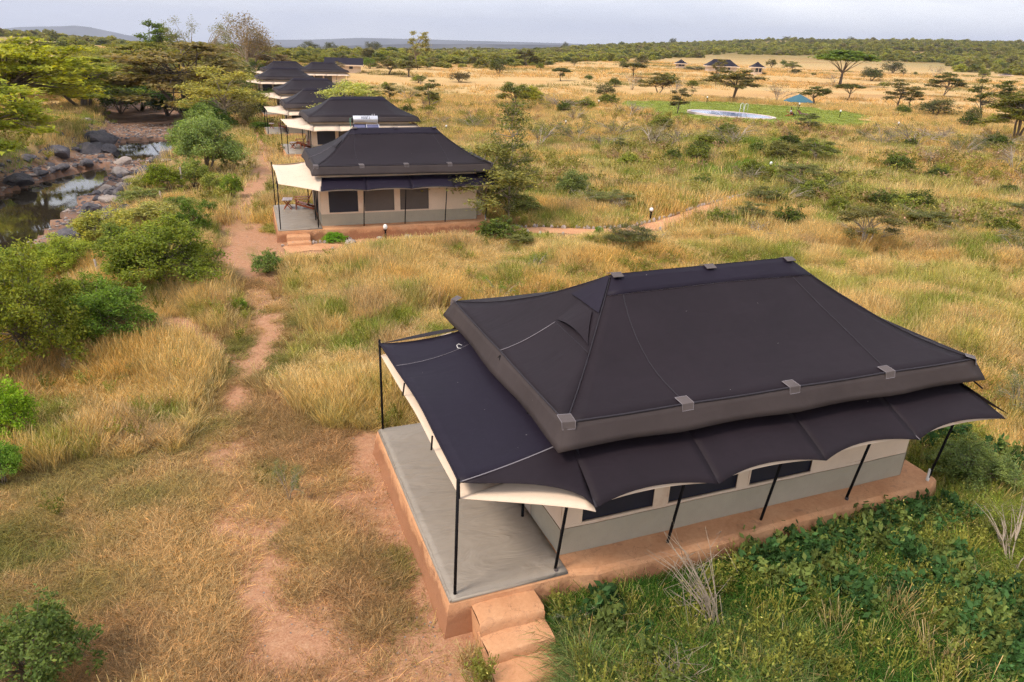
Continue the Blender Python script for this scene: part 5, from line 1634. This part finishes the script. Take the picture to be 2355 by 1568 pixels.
for i, (a, b, h_, w_, pr, tn_, lb) in enumerate((
    (385, 266, 66, 90, DM[0], (0.059, 0.110, 0.021), 'dark undergrowth bush behind the sand bar of the river'),
    (325, 256, 84, 130, DM[1], (0.109, 0.180, 0.032), 'green undergrowth bush on the far bank at the river bend'),
    (455, 272, 70, 90, DM[2], (0.067, 0.130, 0.021), 'dark leafy bush under the umbrella acacia limbs'),
    (505, 302, 60, 90, DM[0], (0.101, 0.190, 0.032), 'green bush at the foot of the fever tree'),
    (300, 225, 80, 150, RO[0], (.20, .20, .05), 'olive bush-tree behind the river bend'),
    (420, 215, 80, 160, RO[1], (.18, .18, .05), 'grey-green bush-tree behind the umbrella acacia'),
    (500, 225, 80, 130, RO[2], (.17, .19, .04), 'olive bush-tree between umbrella acacia and fever tree'),
    (250, 205, 70, 150, FE[0], (.22, .23, .05), 'olive spreading acacia left of the layered one'),
    (100, 215, 60, 160, RO[3], (.20, .22, .04), 'green bush on the slope behind the huge yellow-green acacia'),
    (20, 190, 50, 120, RO[0], (.20, .22, .05), 'olive bush high on the left slope at the picture edge'),
    (742, 186, 40, 70, RO[1], (.26, .30, .04), 'bright bush hiding the low dark tent roof'),
    (700, 182, 34, 60, RO[2], (.25, .27, .05), 'bushy clump just right of the farthest tent roofs'),
    (775, 200, 30, 60, DM[1], (0.218, 0.280, 0.084), 'pale straggly bush below the gabled lodge'),
    (560, 205, 50, 70, RO[3], (.22, .26, .05), 'bright bush left of the farthest tent eaves'),
    (640, 205, 22, 110, DM[2], (0.168, 0.280, 0.053), 'low green bush row in front of the farthest tent eaves'),
    (680, 240, 30, 90, DM[0], (0.160, 0.260, 0.053), 'green bush behind the fifth tent canopy'),
    (40, 655, 105, 150, DM[0], (0.202, 0.270, 0.037), 'yellow-green bush beside the near end of the river water'),
    (115, 615, 72, 120, DM[1], (0.218, 0.290, 0.042), 'bright bush on the bank above the leaning post, by the water'),
    (290, 610, 110, 130, DM[2], (0.168, 0.220, 0.042), 'olive bush tucked against the left of the large round bush'),
    (200, 720, 110, 150, DM[0], (0.185, 0.250, 0.037), 'yellow-green bush behind the half hidden post'),
    (50, 780, 170, 170, DM[1], (0.202, 0.260, 0.042), 'broad bush at the left edge just above the leaning post'),
    (150, 780, 110, 130, DM[2], (0.151, 0.220, 0.037), 'bush filling the gap left of the rounded bush'),
    (320, 470, 46, 120, DM[0], (0.252, 0.280, 0.084), 'straw-coloured low bush between the far pool and the round bush'),
    (420, 500, 60, 110, DM[1], (0.185, 0.240, 0.053), 'yellowish bush above the upright dark one at the bend'),
    (345, 775, 60, 80, DM[0], (0.151, 0.220, 0.042), 'small bush at the right foot of the rounded bush'))):
    T_('bush' if 'acacia' not in lb.split(' of ')[0] or 'bush' in lb else 'acacia', a, b, h_, w_, pr, tn_, lb, 'tree' if 'spreading acacia' in lb else 'bush', None, crown='foliage')
# small scrub bushes dotted over the open grass, one by one
_r = random.Random(5)
DS = [P('dense', 57 + i, 3200, .03) for i in range(3)]
_n = 0
while _n < 130:
    a = _r.uniform(860, 2420); b = 150 + 430 * _r.random() ** 1.5
    if b < 175 and a > 1250 and _r.random() < .6: continue
    q = G(a, b)
    if inpoly(np.array(q[0]), np.array(q[1]), LAWN) or float(seg_dist(np.array(q[0]), np.array(q[1]), PATH_STONE)[0]) < 2: continue
    bad = False
    for (A, yaw, u0, u1, v0, v1) in PEDS:
        dx = q[0] - A[0]; dy = q[1] - A[1]; u = dx * math.cos(yaw) + dy * math.sin(yaw); v = -dx * math.sin(yaw) + dy * math.cos(yaw)
        bad |= (u0 - 1 < u < u1 + 1) and (v0 - 1 < v < v1 + 1)
    if bad or fbm(np.array(q[0] * .03), np.array(q[1] * .03), 140, 3) < .40: continue
    _n += 1
    k_ = _r.random(); sz = (14 + 34 * _r.random()) * (.55 + (b - 150) / 430)
    kind, pr, tn_ = (('dark green', DS[_n % 3], (.12, .16, .035)) if k_ < .35 else ('yellow-green', DS[_n % 3], (.24, .27, .05)) if k_ < .65 else ('feathery olive', TN[_n % 2], (.19, .20, .07)) if k_ < .88 else ('bare brown', BA[_n % 3], (.24, .18, .12)))
    near_ = 'in the tall grass below the pool lawn' if b > 300 else 'on the open grass at pool distance' if b > 205 else 'on the far golden plain'
    side_ = ', centre' if a < 1350 else ', right of centre' if a < 1850 else ', far right'
    f_ = _r.uniform(.7, 1.3)
    T_('bush', a, b, sz, sz * _r.uniform(1.1, 2.0), pr, tuple(c * f_ for c in tn_), 'small %s bush %s%s' % (kind, near_, side_), 'bush', 'small %s bushes %s%s' % (kind, near_, side_), crown='foliage')

# dead twigs beside the plinth
def twigs(px, py, n, spread, hgt, label, mat=M_BARKP, bend=.4):
    q = G(px, py); rs = np.random.default_rng(int(px)); m = MB()
    for i in range(n):
        a = rs.uniform(0, 6.28); r = rs.uniform(.2, 1) * spread; h = hgt * rs.uniform(.5, 1)
        dx, dy = math.cos(a) * r - bend * .8, math.sin(a) * r + bend * .6
        pts = [(rs.normal() * .06, rs.normal() * .06, -.05), (dx * .3, dy * .3, h * .5), (dx * .7 + rs.normal() * .04, dy * .7, h * .85), (dx + rs.normal() * .06, dy, h)]
        m.tube(pts, [.008, .007, .005, .0025], 4, cap=False)
        for k in range(3):
            b = np.array(pts[2]) * (1 - k * .2); m.tube([b, b + rs.normal(size=3) * .15 + [0, 0, .1], b + rs.normal(size=3) * .25 + [0, 0, .2]], [.005, .004, .002], 3, cap=False)
    o = m.build('dead_shrub', mat, None, smooth=True); o.location = tuple(q); tag(o, label, 'dead shrub')
twigs(1650, 1470, 20, .6, 1.9, 'bundle of bare pale twigs rising from the green grass before the plinth', bend=1.0)
twigs(1560, 1600, 9, .5, .8, 'thin dry twigs at the bottom edge among the green grass', bend=.1)
twigs(205, 760, 5, .5, .9, 'pale forked dead branch poking from the rounded bush', bend=.5)

# ------------------------------------------------------------------ scattered instances
def proto_collection(name, meshes):
    c = bpy.data.collections.new(name)
    for i, me in enumerate(meshes):
        o = bpy.data.objects.new('%s_%02d' % (name, i), me); c.objects.link(o)
    return c


def scatter(name, pts, scl, idx, tint, coll, kind='stuff', tiltamt=.12, zscale=None):
    n = len(pts)
    me = bpy.data.meshes.new(name); me.vertices.add(n); me.vertices.foreach_set('co', np.asarray(pts, np.float32).ravel())
    rs = np.random.default_rng(n)
    a = me.attributes.new('rot', 'FLOAT_VECTOR', 'POINT'); a.data.foreach_set('vector', np.stack([rs.normal(size=n) * tiltamt, rs.normal(size=n) * tiltamt, rs.uniform(0, 6.283, n)], -1).astype(np.float32).ravel())
    sc = np.stack([scl, scl, scl if zscale is None else zscale], -1)
    a = me.attributes.new('scl', 'FLOAT_VECTOR', 'POINT'); a.data.foreach_set('vector', sc.astype(np.float32).ravel())
    a = me.attributes.new('idx', 'INT', 'POINT'); a.data.foreach_set('value', np.asarray(idx, np.int32))
    a = me.attributes.new('tint', 'FLOAT_COLOR', 'POINT'); a.data.foreach_set('color', np.concatenate([tint, np.ones((n, 1))], 1).astype(np.float32).ravel())
    o = bpy.data.objects.new(name, me); COL.objects.link(o); tag(o, kind=kind)
    g = bpy.data.node_groups.new(name + '_nodes', 'GeometryNodeTree')
    g.interface.new_socket('Geometry', in_out='INPUT', socket_type='NodeSocketGeometry')
    g.interface.new_socket('Geometry', in_out='OUTPUT', socket_type='NodeSocketGeometry')
    gi = g.nodes.new('NodeGroupInput'); go = g.nodes.new('NodeGroupOutput')
    ci = g.nodes.new('GeometryNodeCollectionInfo'); ci.inputs[0].default_value = coll; ci.inputs['Separate Children'].default_value = True; ci.inputs['Reset Children'].default_value = True
    ip = g.nodes.new('GeometryNodeInstanceOnPoints'); ip.inputs['Pick Instance'].default_value = True
    def att(nm, ty):
        q = g.nodes.new('GeometryNodeInputNamedAttribute'); q.data_type = ty; q.inputs[0].default_value = nm; return q.outputs[0]
    g.links.new(gi.outputs[0], ip.inputs['Points']); g.links.new(ci.outputs[0], ip.inputs['Instance'])
    g.links.new(att('idx', 'INT'), ip.inputs['Instance Index'])
    g.links.new(att('rot', 'FLOAT_VECTOR'), ip.inputs['Rotation'])
    g.links.new(att('scl', 'FLOAT_VECTOR'), ip.inputs['Scale'])
    g.links.new(ip.outputs[0], go.inputs[0])
    m = o.modifiers.new('scatter', 'NODES'); m.node_group = g
    return o


def tuft(seed, n, rad, h0, h1, width, segs, lean, bend, quad=True, headed=0.0):
    rs = np.random.default_rng(seed)
    V = []; F = []; C = []
    for i in range(n):
        a = rs.uniform(0, 6.283); r = rad * math.sqrt(rs.uniform(0, 1))
        b = np.array([math.cos(a) * r, math.sin(a) * r, -.03])
        h = rs.uniform(h0, h1); la = a + rs.normal() * .8; ln = abs(rs.normal()) * lean; bd = bend * rs.uniform(.3, 1.2)
        d = np.array([math.cos(la), math.sin(la), 0]); w = width * rs.uniform(.7, 1.3)
        pa = rs.uniform(0, 6.283); side = np.array([math.cos(pa), math.sin(pa), 0]) * w / 2
        l = rs.uniform(.45, 1.5); y = rs.uniform(-.12, .18)
        for k in range(segs):
            t0, t1 = k / segs, (k + 1) / segs
            def at(t):
                return b + d * h * (ln * t + bd * t * t) + np.array([0, 0, h * (t - bd * .45 * t * t)])
            p, q = at(t0), at(t1)
            w0 = 1 - t0 * .6; w1 = (1 - t1 * .6) if k < segs - 1 else 0.15
            if headed and k == segs - 1: w1 = headed
            nV = len(V)
            V += [p - side * w0, p + side * w0, q + side * w1, q - side * w1]
            F += [nV, nV + 1, nV + 2, nV + 3]
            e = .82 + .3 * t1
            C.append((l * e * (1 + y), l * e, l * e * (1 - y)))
    return raw_mesh('tuft', np.array(V), np.array(F), 4, M_GRASS, np.array(C))


def weed(seed, n, h, ls, spread, flowers=0):
    """a leafy herb: thin stems with small leaves and pale flower heads"""
    rs = np.random.default_rng(seed); V = []; F = []; C = []
    for i in range(n):
        a = rs.uniform(0, 6.283); top = np.array([math.cos(a) * spread * rs.uniform(.2, 1), math.sin(a) * spread * rs.uniform(.2, 1), h * rs.uniform(.6, 1)])
        for k in range(10):
            t = rs.uniform(.2, 1); p = top * [t, t, t ** .8] + rs.normal(size=3) * .03
            fl = flowers and t > .8 and rs.random() < flowers
            s = ls * rs.uniform(.6, 1.3) * (.7 if fl else 1)
            u = rs.normal(size=3); u /= np.linalg.norm(u); w = np.cross(u, rs.normal(size=3)); w /= np.linalg.norm(w)
            nV = len(V); V += [p + u * s, p + w * s * .5, p - u * s, p - w * s * .5]; F += [nV, nV + 1, nV + 2, nV + 3]
            l = rs.uniform(.7, 1.3); C.append((3.0, 2.6, 3.6) if fl else (l, l, l))
        nV = len(V); w = np.array([.004, .004, 0]); V += [-w, w, top + w, top - w]; F += [nV, nV + 1, nV + 2, nV + 3]; C.append((1.1, 1, 1))
    return raw_mesh('weed', np.array(V), np.array(F), 4, M_GRASS, np.array(C))


def cand(rs, n, r0, r1, azl=44, azr=44):
    az = np.radians(rs.uniform(-azl, azr, n)); r = np.sqrt(rs.uniform(r0 * r0, r1 * r1, n))
    x = r * np.sin(az); y = r * np.cos(az)
    px, py = to_px(x, y, np.zeros(n))
    m = (px > -260) & (px < 2620) & (py < 1760) & (y > 1)
    for (A, yaw, u0, u1, v0, v1) in PEDS:
        dx = x - A[0]; dy = y - A[1]
        u = dx * math.cos(yaw) + dy * math.sin(yaw); v = -dx * math.sin(yaw) + dy * math.cos(yaw)
        m &= ~((u > u0) & (u < u1) & (v > v0) & (v < v1))
    # the pool
    dx = x - pm_[0]; dy = y - pm_[1]; u = dx * math.cos(pyaw) + dy * math.sin(pyaw); v = -dx * math.sin(pyaw) + dy * math.cos(pyaw)
    m &= (u / (plen / 2)) ** 2 + (v / 4.6) ** 2 > 1
    return x[m], y[m]


PAL = np.array([(.62, .47, .24), (.58, .40, .155), (.38, .37, .11), (.50, .36, .22), (.23, .28, .055), (.52, .36, .16)])
def palette(x, y, rs, green=0.0):
    a = fbm(x * .16, y * .16, 91, 4); b = fbm(x * .33, y * .33, 92, 4); c = fbm(x * .8, y * .8, 93, 3)
    n = len(x)
    t = PAL[0] * np.ones((n, 1))
    def bl(t, k, w): return t + (PAL[k] - t) * np.clip(w, 0, 1)[:, None]
    t = bl(t, 1, (a - .45) * 6); t = bl(t, 3, (b - .53) * 7); t = bl(t, 2, (.50 - a) * 5 * (x > -3) + (c - .55) * 5 + green); t = bl(t, 4, (c + b - 1.12) * 7 + green * .6)
    t = bl(t, 0, (rs.uniform(0, 1, n) < .2) * .6)
    r = np.hypot(x, y)
    return t * rs.uniform(.78, 1.2, (n, 1))


rs = np.random.default_rng(11)
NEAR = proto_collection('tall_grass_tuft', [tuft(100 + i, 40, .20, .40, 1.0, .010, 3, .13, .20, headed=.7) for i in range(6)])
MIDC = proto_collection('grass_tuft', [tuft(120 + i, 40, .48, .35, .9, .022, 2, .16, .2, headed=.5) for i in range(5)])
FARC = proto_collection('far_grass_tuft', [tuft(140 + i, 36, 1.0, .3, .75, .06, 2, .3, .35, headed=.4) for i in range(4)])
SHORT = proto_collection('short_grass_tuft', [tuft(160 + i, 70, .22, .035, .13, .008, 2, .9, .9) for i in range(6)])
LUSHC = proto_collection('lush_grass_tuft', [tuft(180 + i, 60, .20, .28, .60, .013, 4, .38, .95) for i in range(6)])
WEED = proto_collection('leafy_weed', [weed(200 + i, 16, .65, .028, .3, .25 if i % 2 else 0) for i in range(5)])
WEEDF = proto_collection('far_leafy_weed', [weed(220 + i, 12, .8, .06, .55, .12 if i % 2 else 0) for i in range(4)])


def keep(x, y, rs, dens):
    return rs.uniform(0, 1, len(x)) < dens


def finish_scatter(name, x, y, coll, k, tint, s0, s1, zs=None, sink=0.0):
    n = len(x); s = rs.uniform(s0, s1, n)
    z = land(x, y) - sink
    return scatter(name, np.stack([x, y, z], -1), s, rs.integers(0, k, n), tint, coll, zscale=None if zs is None else s * zs)


# tall dry grass, near
x, y = cand(rs, 125000, 4, 46)
dirt, lush, lawn, mown, river = masks(x, y)
r = np.hypot(x, y)
patch = fbm(x * .45, y * .45, 95, 4)
den = (1 - dirt) ** 2 * (1 - lush * .93) * (1 - mown) * (1 - river) * (.22 + 1.2 * sstep(.3, .6, patch))
tz = seg_dist(x, y, PATH_MAIN)[0]
den *= .04 + .96 * sstep(.75, 1.7, tz)
m = keep(x, y, rs, den)
x, y = x[m], y[m]
hgt = .38 + .62 * sstep(.3, .65, fbm(x * .35, y * .35, 97, 3)) * (.55 + .45 * sstep(.4, 2.2, seg_dist(x, y, PATH_MAIN)[0]))
dp = np.full(len(x), 9.0)
for (A, yaw, u0, u1, v0, v1) in PEDS:
    dx = x - A[0]; dy = y - A[1]; u = dx * math.cos(yaw) + dy * math.sin(yaw); v = -dx * math.sin(yaw) + dy * math.cos(yaw)
    dp = np.minimum(dp, np.hypot(np.maximum(np.maximum(u0 - u, u - u1), 0), np.maximum(np.maximum(v0 - v, v - v1), 0)))
hgt = hgt * (.35 + .65 * sstep(.3, 2.5, dp)) * (.3 + .7 * sstep(1.0, 3.2, seg_dist(x, y, PATH_STONE)[0]))
cz = hgt
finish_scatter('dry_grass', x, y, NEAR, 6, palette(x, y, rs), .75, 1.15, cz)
print('near tufts', len(x))
# mid grass
x, y = cand(rs, 90000, 40, 150)
dirt, lush, lawn, mown, river = masks(x, y)
rr = np.hypot(x, y)
patch = fbm(x * .14, y * .14, 96, 4)
den = (1 - dirt) ** 2 * (1 - lush * .8) * (1 - lawn) * (1 - river) * (.15 + 1.2 * sstep(.34, .58, patch)) * np.clip(1.25 - rr / 170, .3, 1)
m = keep(x, y, rs, den); x, y = x[m], y[m]
tn = palette(x, y, rs); rr = np.hypot(x, y)
gold = sstep(75, 130, rr)[:, None]; tn = tn * (1 - gold * .6) + gold * .6 * np.array([.64, .44, .21]) * rs.uniform(.8, 1.15, (len(x), 1))
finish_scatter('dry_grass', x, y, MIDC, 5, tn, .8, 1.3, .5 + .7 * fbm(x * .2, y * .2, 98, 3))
print('mid tufts', len(x))
x, y = cand(rs, 26000, 150, 420)
dirt, lush, lawn, mown, river = masks(x, y)
m = keep(x, y, rs, (1 - lawn) * sstep(.42, .62, fbm(x * .03, y * .07, 99, 4))); x, y = x[m], y[m]
tn = np.array([(.62, .41, .19)]) * rs.uniform(.75, 1.1, (len(x), 1)) * np.array([1, 1, 1.])
ol = sstep(.5, .7, fbm(x * .05, y * .05, 88, 3))[:, None]; tn = tn * (1 - ol) + ol * np.array([.24, .22, .09])
finish_scatter('far_dry_grass', x, y, FARC, 4, tn, .7, 1.2, 1.0)
# cropped, matted grass of the trodden ground
x, y = cand(rs, 190000, 4, 30)
dirt, lush, lawn, mown, river = masks(x, y)
edge = 1 - sstep(1.2, 2.4, seg_dist(x, y, PATH_MAIN)[0])
den = np.clip(np.maximum(mown, edge * .8), 0, 1) * (1 - dirt * .90) * (.20 + 1.1 * sstep(.38, .62, fbm(x * .9, y * .9, 101, 5)))
m = keep(x, y, rs, den); x, y = x[m], y[m]
g = sstep(.53, .66, fbm(x * .55, y * .55, 102, 5)) * .85; g = np.maximum(g, .6 * (1 - sstep(-7.4, -5.2, x + .12 * (y - 8))) * sstep(.4, .55, fbm(x, y, 107, 3)))
tn = np.array([.54, .37, .18]) * (1 - g)[:, None] + g[:, None] * np.array([.17, .19, .045])
rb = sstep(.5, .66, fbm(x * .4, y * .4, 108, 4))[:, None] * .75; tn = tn * (1 - rb) + rb * np.array([.42, .26, .14])
tn = tn * rs.uniform(.6, 1.25, (len(x), 1))
finish_scatter('short_grass', x, y, SHORT, 6, tn, .7, 1.5)
print('short tufts', len(x))
# lush growth around the near right
x, y = cand(rs, 60000, 4, 24)
dirt, lush, lawn, mown, river = masks(x, y)
den = lush * (1 - dirt * .9)
m = keep(x, y, rs, den); x, y = x[m], y[m]
g = fbm(x * .7, y * .7, 103, 4); dd = fbm(x * .35, y * .35, 104, 3)
far_r = sstep(7.5, 12, x) * .8 + sstep(.5, .68, dd) * .6
tn = np.array([.055, .13, .02]) * (1 - np.clip(far_r, 0, 1))[:, None] + np.clip(far_r, 0, 1)[:, None] * np.array([.30, .34, .055])
b = sstep(.58, .70, g)[:, None]; tn = tn * (1 - b) + b * np.array([.19, .25, .09])
tn = tn * rs.uniform(.5, 1.5, (len(x), 1))
dry_ = (rs.uniform(0, 1, len(x)) < .04)[:, None]; tn = np.where(dry_, np.array([.46, .33, .18]), tn)
finish_scatter('lush_grass', x, y, LUSHC, 6, tn, .7, 1.35, .55 + .6 * dd)
print('lush tufts', len(x))
# rank, taller tangle in clumps: bluish broad blades, pale seed stalks
BROAD = proto_collection('broad_weed', [weed(240 + i, 14, .75, .075, .30, 0) for i in range(4)])
x, y = cand(rs, 30000, 4, 26)
lush = masks(x, y)[1]; cl = fbm(x * .55, y * .55, 113, 4)
m = keep(x, y, rs, (lush > .9) * sstep(.52, .66, cl) * .5); x, y = x[m], y[m]
tn = np.where(rs.uniform(0, 1, (len(x), 1)) < .5, np.array([.06, .13, .04]), np.array([.17, .22, .06])) * rs.uniform(.6, 1.4, (len(x), 1))
finish_scatter('lush_weeds', x, y, BROAD, 4, tn, .5, 1.1, .95)
x, y = cand(rs, 26000, 4, 26)
lush = masks(x, y)[1]; cl = fbm(x * .45, y * .45, 114, 4)
m = keep(x, y, rs, (lush > .9) * (sstep(.54, .68, cl) * .6 + .02)); x, y = x[m], y[m]
tn = np.array([.50, .42, .19]) * rs.uniform(.6, 1.15, (len(x), 1)); gg = (rs.uniform(0, 1, len(x)) < .6)[:, None]; tn = np.where(gg, np.array([.24, .32, .06]), tn)
finish_scatter('dry_grass', x, y, NEAR, 6, tn, .5, .9, .75)
# green patches farther out (river bank, below the lawn) and the lawn itself
x, y = cand(rs, 60000, 24, 130)
dirt, lush, lawn, mown, river = masks(x, y)
m = keep(x, y, rs, lush * (1 - dirt) * (1 - river) * .9); x, y = x[m], y[m]
tn = np.array([.19, .27, .04]) * rs.uniform(.7, 1.3, (len(x), 1))
finish_scatter('green_grass', x, y, MIDC, 5, tn, .7, 1.2, .6)
x, y = cand(rs, 60000, 90, 150)
m = (masks(x, y)[2] > .5) & (rs.uniform(0, 1, len(x)) < .5); x, y = x[m], y[m]
tn = np.array([.26, .29, .07]) * rs.uniform(.8, 1.2, (len(x), 1))
finish_scatter('lawn_grass', x, y, MIDC, 5, tn, .8, 1.2, .14)
# leafy weeds
x, y = cand(rs, 42000, 5, 60)
dirt, lush, lawn, mown, river = masks(x, y)
pt = fbm(x * .22, y * .22, 105, 4)
den = (1 - dirt) * (1 - river) * (1 - mown * .97) * np.clip(sstep(.52, .66, pt) * .55 * (x > -3) + .03 + lush * .05 * (x > 6), 0, 1)
m = keep(x, y, rs, den); x, y = x[m], y[m]
tn = np.array([(.27, .28, .06)]) * rs.uniform(.6, 1.25, (len(x), 1)); alt = ((rs.uniform(0, 1, len(x)) < .3) & (lush[m] < .5))[:, None]; tn = np.where(alt, np.array([.40, .28, .13]), tn)
finish_scatter('weeds', x, y, WEED, 5, tn, .7, 1.3, .9)
x, y = cand(rs, 26000, 45, 130)
dirt, lush, lawn, mown, river = masks(x, y)
m = keep(x, y, rs, (1 - dirt) * (1 - river) * (1 - lawn) * (sstep(.52, .66, fbm(x * .08, y * .08, 106, 4)) * .35 + .03)); x, y = x[m], y[m]
tn = np.array([(.27, .25, .06)]) * rs.uniform(.6, 1.25, (len(x), 1)); alt = (rs.uniform(0, 1, len(x)) < .3)[:, None]; tn = np.where(alt, np.array([.36, .24, .14]), tn)
finish_scatter('weeds', x, y, WEEDF, 4, tn, .8, 1.8, .9)
# grit and straw on the bare soil
GR = proto_collection('soil_grit', [rock_mesh('grit', 320 + i, M_STONE if i % 2 else M_ROCKP, 1, .6) for i in range(3)])
x, y = cand(rs, 40000, 5, 40)
dirt, lush, lawn, mown, river = masks(x, y)
m = keep(x, y, rs, np.clip(dirt, 0, 1) * .5 + mown * .05); x, y = x[m], y[m]
finish_scatter('soil_grit', x, y, GR, 3, np.ones((len(x), 3)), .012, .05)
# pebbles
PB = proto_collection('pebble', [rock_mesh('pebble', 300 + i, M_ROCKP if i % 2 else M_ROCKD, 1, .5) for i in range(4)])
x, y = cand(rs, 60000, 30, 110)
dirt, lush, lawn, mown, river = masks(x, y)
m = (river > .3) & (rs.uniform(0, 1, len(x)) < .9) & ~inpoly(x, y, POOL_A) & ~inpoly(x, y, POOL_B); x, y = x[m], y[m]
finish_scatter('river_pebbles', x, y, PB, 4, np.ones((len(x), 3)), .08, .38)

# ------------------------------------------------------------------ bushland to the skyline
def bush_far(seed, flat):
    r_ = np.random.default_rng(seed); n = 420
    d = r_.normal(size=(n, 3)); d /= np.linalg.norm(d, axis=1)[:, None]; d[:, 2] = np.abs(d[:, 2]) * 1.1 - .15
    C = d * [.46, .46, .80 * (1 if not flat else .7)] * r_.uniform(.6, 1, (n, 1)) * (.8 + .4 * fbm(d[:, 0] * 2 + seed, d[:, 1] * 2 + d[:, 2], seed, 2))[:, None] + [0, 0, .12 if not flat else .3]
    return leaves_mesh('far_bush', C, .11, M_LEAFI, r_, .6, False, col_var(.3))
FB = proto_collection('far_bush', [bush_far(400 + i, i % 3 == 2) for i in range(6)])
LX = np.array([-300, 0, 130, 200, 420, 560, 680, 760, 900, 1100, 1250, 1310, 1400, 1520, 1590, 1680, 1740, 1800, 1880, 1990, 2066, 2180, 2200, 2354, 2700.0])
LY = np.array([190, 150, 128, 150, 160, 158, 150, 150, 158, 162, 150, 142, 140, 138, 133, 122, 126, 130, 132, 139, 144, 150, 164, 172, 190.0])
n = 150000
az = np.radians(rs.uniform(-44, 44, n)); r = 150 + 1650 * rs.uniform(0, 1, n) ** 1.25
x = r * np.sin(az); y = r * np.cos(az); z = land(x, y)
px, py = to_px(x, y, z)
lim = np.interp(px, LX, LY)
gap = fbm(x * .012, y * .012, 110, 4); left = px < 560
den = np.where(left, sstep(.40, .56, gap), .30 + .9 * sstep(.36, .5, gap)) * np.clip(1.35 - r / 2200, .35, 1)
den *= np.where(left, .55, .8)
m = (py < lim + (fbm(x * .02, y * .02, 111, 3) - .5) * 14) & (rs.uniform(0, 1, n) < den * .36) & (px > -150) & (px < 2500)
x, y, z, r, px, py = x[m], y[m], z[m], r[m], px[m], py[m]
mix = rs.uniform(0, 1, (len(x), 1)); k = fbm(x * .01, y * .01, 112, 3)[:, None]
tn = np.where(mix < .5, np.array([.30, .29, .07]), np.where(mix < .72, np.array([.17, .19, .05]), np.where(mix < .86, np.array([.25, .22, .10]), np.array([.31, .32, .06]))))
tn = tn * rs.uniform(.75, 1.2, (len(x), 1)) * (.8 + .4 * k)
s = rs.uniform(3.0, 6.5, len(x)) * np.where(rs.uniform(0, 1, len(x)) < .06, 1.6, 1)
s *= np.where((px > 560) & (px < 1300), .8, 1)
hh = s * rs.uniform(.45, .9, len(x)) * np.where((px > 540) & (px < 1350), .7, .9)
# the bushes along the near edge of the bushland are things of their own
front = np.argsort(r)[:90]
msk = np.ones(len(x), bool); msk[front] = False
scatter('bushland', np.stack([x, y, z], -1)[msk], s[msk], rs.integers(0, 6, msk.sum()), tn[msk], FB, tiltamt=.05, zscale=hh[msk])
print('bushland', msk.sum())
for i in front:
    dark = tn[i][0] < .11
    if px[i] < 560: gl = 'bushes on the left hill'; lb = 'scrub bush on the hillside beyond the river'
    elif px[i] < 1300: gl = 'bushes beyond the tent row'; lb = 'scrub bush in the low bushland beyond the tents'
    else: gl = 'bushes along the edge of the right bushland'; lb = 'scrub bush on the front edge of the right-hand bushland'
    sz = 'low ' if hh[i] < 2.4 else 'tall '
    if px[i] < 560: sd_ = ', towards the left edge' if px[i] < 130 else ', behind the river trees'; lb += sd_; gl += sd_
    lb = sz + ('dark ' if dark else 'olive ') + lb; gl = sz + ('dark ' if dark else 'olive ') + gl
    tree('bush', x[i], y[i], hh[i] * 1.1, s[i] * 1.1, RO[i % 4], tuple(tn[i]), lb, 'bush', gl, z=z[i], crown='foliage')
# scattered trees on the skyline
for i, (a, tp, w) in enumerate(((1470, 88, 12), (1690, 84, 14), (1815, 85, 11), (2000, 90, 10), (2018, 93, 9), (2165, 92, 12), (2230, 91, 14), (760, 94, 30), (800, 97, 24), (885, 96, 30), (1262, 96, 10), (1890, 90, 8), (82, 55, 10), (640, 96, 22))):
    h_ = np.interp(a, _CX, _CD) * .93; b_ = (a - CX) / FPX * 1.085
    yy = h_ / math.sqrt(1 + b_ * b_); q = (b_ * yy, yy); zz = float(land(*q))
    ex = to_px(np.array(q[0]), np.array(q[1]), np.array(zz)); hgt_ = max(5, (ex[1] - tp) / FPX * h_ * 1.02)
    tree('tree', q[0], q[1], hgt_, w / FPX * h_ * 1.3, RO[i % 4], (.08, .09, .04), 'dark tree breaking the skyline', 'tree', 'trees breaking the skyline', z=zz)

# ------------------------------------------------------------------ air
hz = MB(); hz.box(-15500, 15500, -15500, 15500, -1200, 300)
ho = hz.build('haze', [], None); tag(ho, kind='stuff')
hm, ht = nmat('haze_air')
pv = ht.nodes.new('ShaderNodeVolumePrincipled'); pv.inputs['Color'].default_value = (.76, .82, 1, 1); pv.inputs['Density'].default_value = 1.0e-4; pv.inputs['Anisotropy'].default_value = .2
oo = ht.nodes.new('ShaderNodeOutputMaterial'); ht.links.new(pv.outputs[0], oo.inputs['Volume'])
ho.data.materials.append(hm)
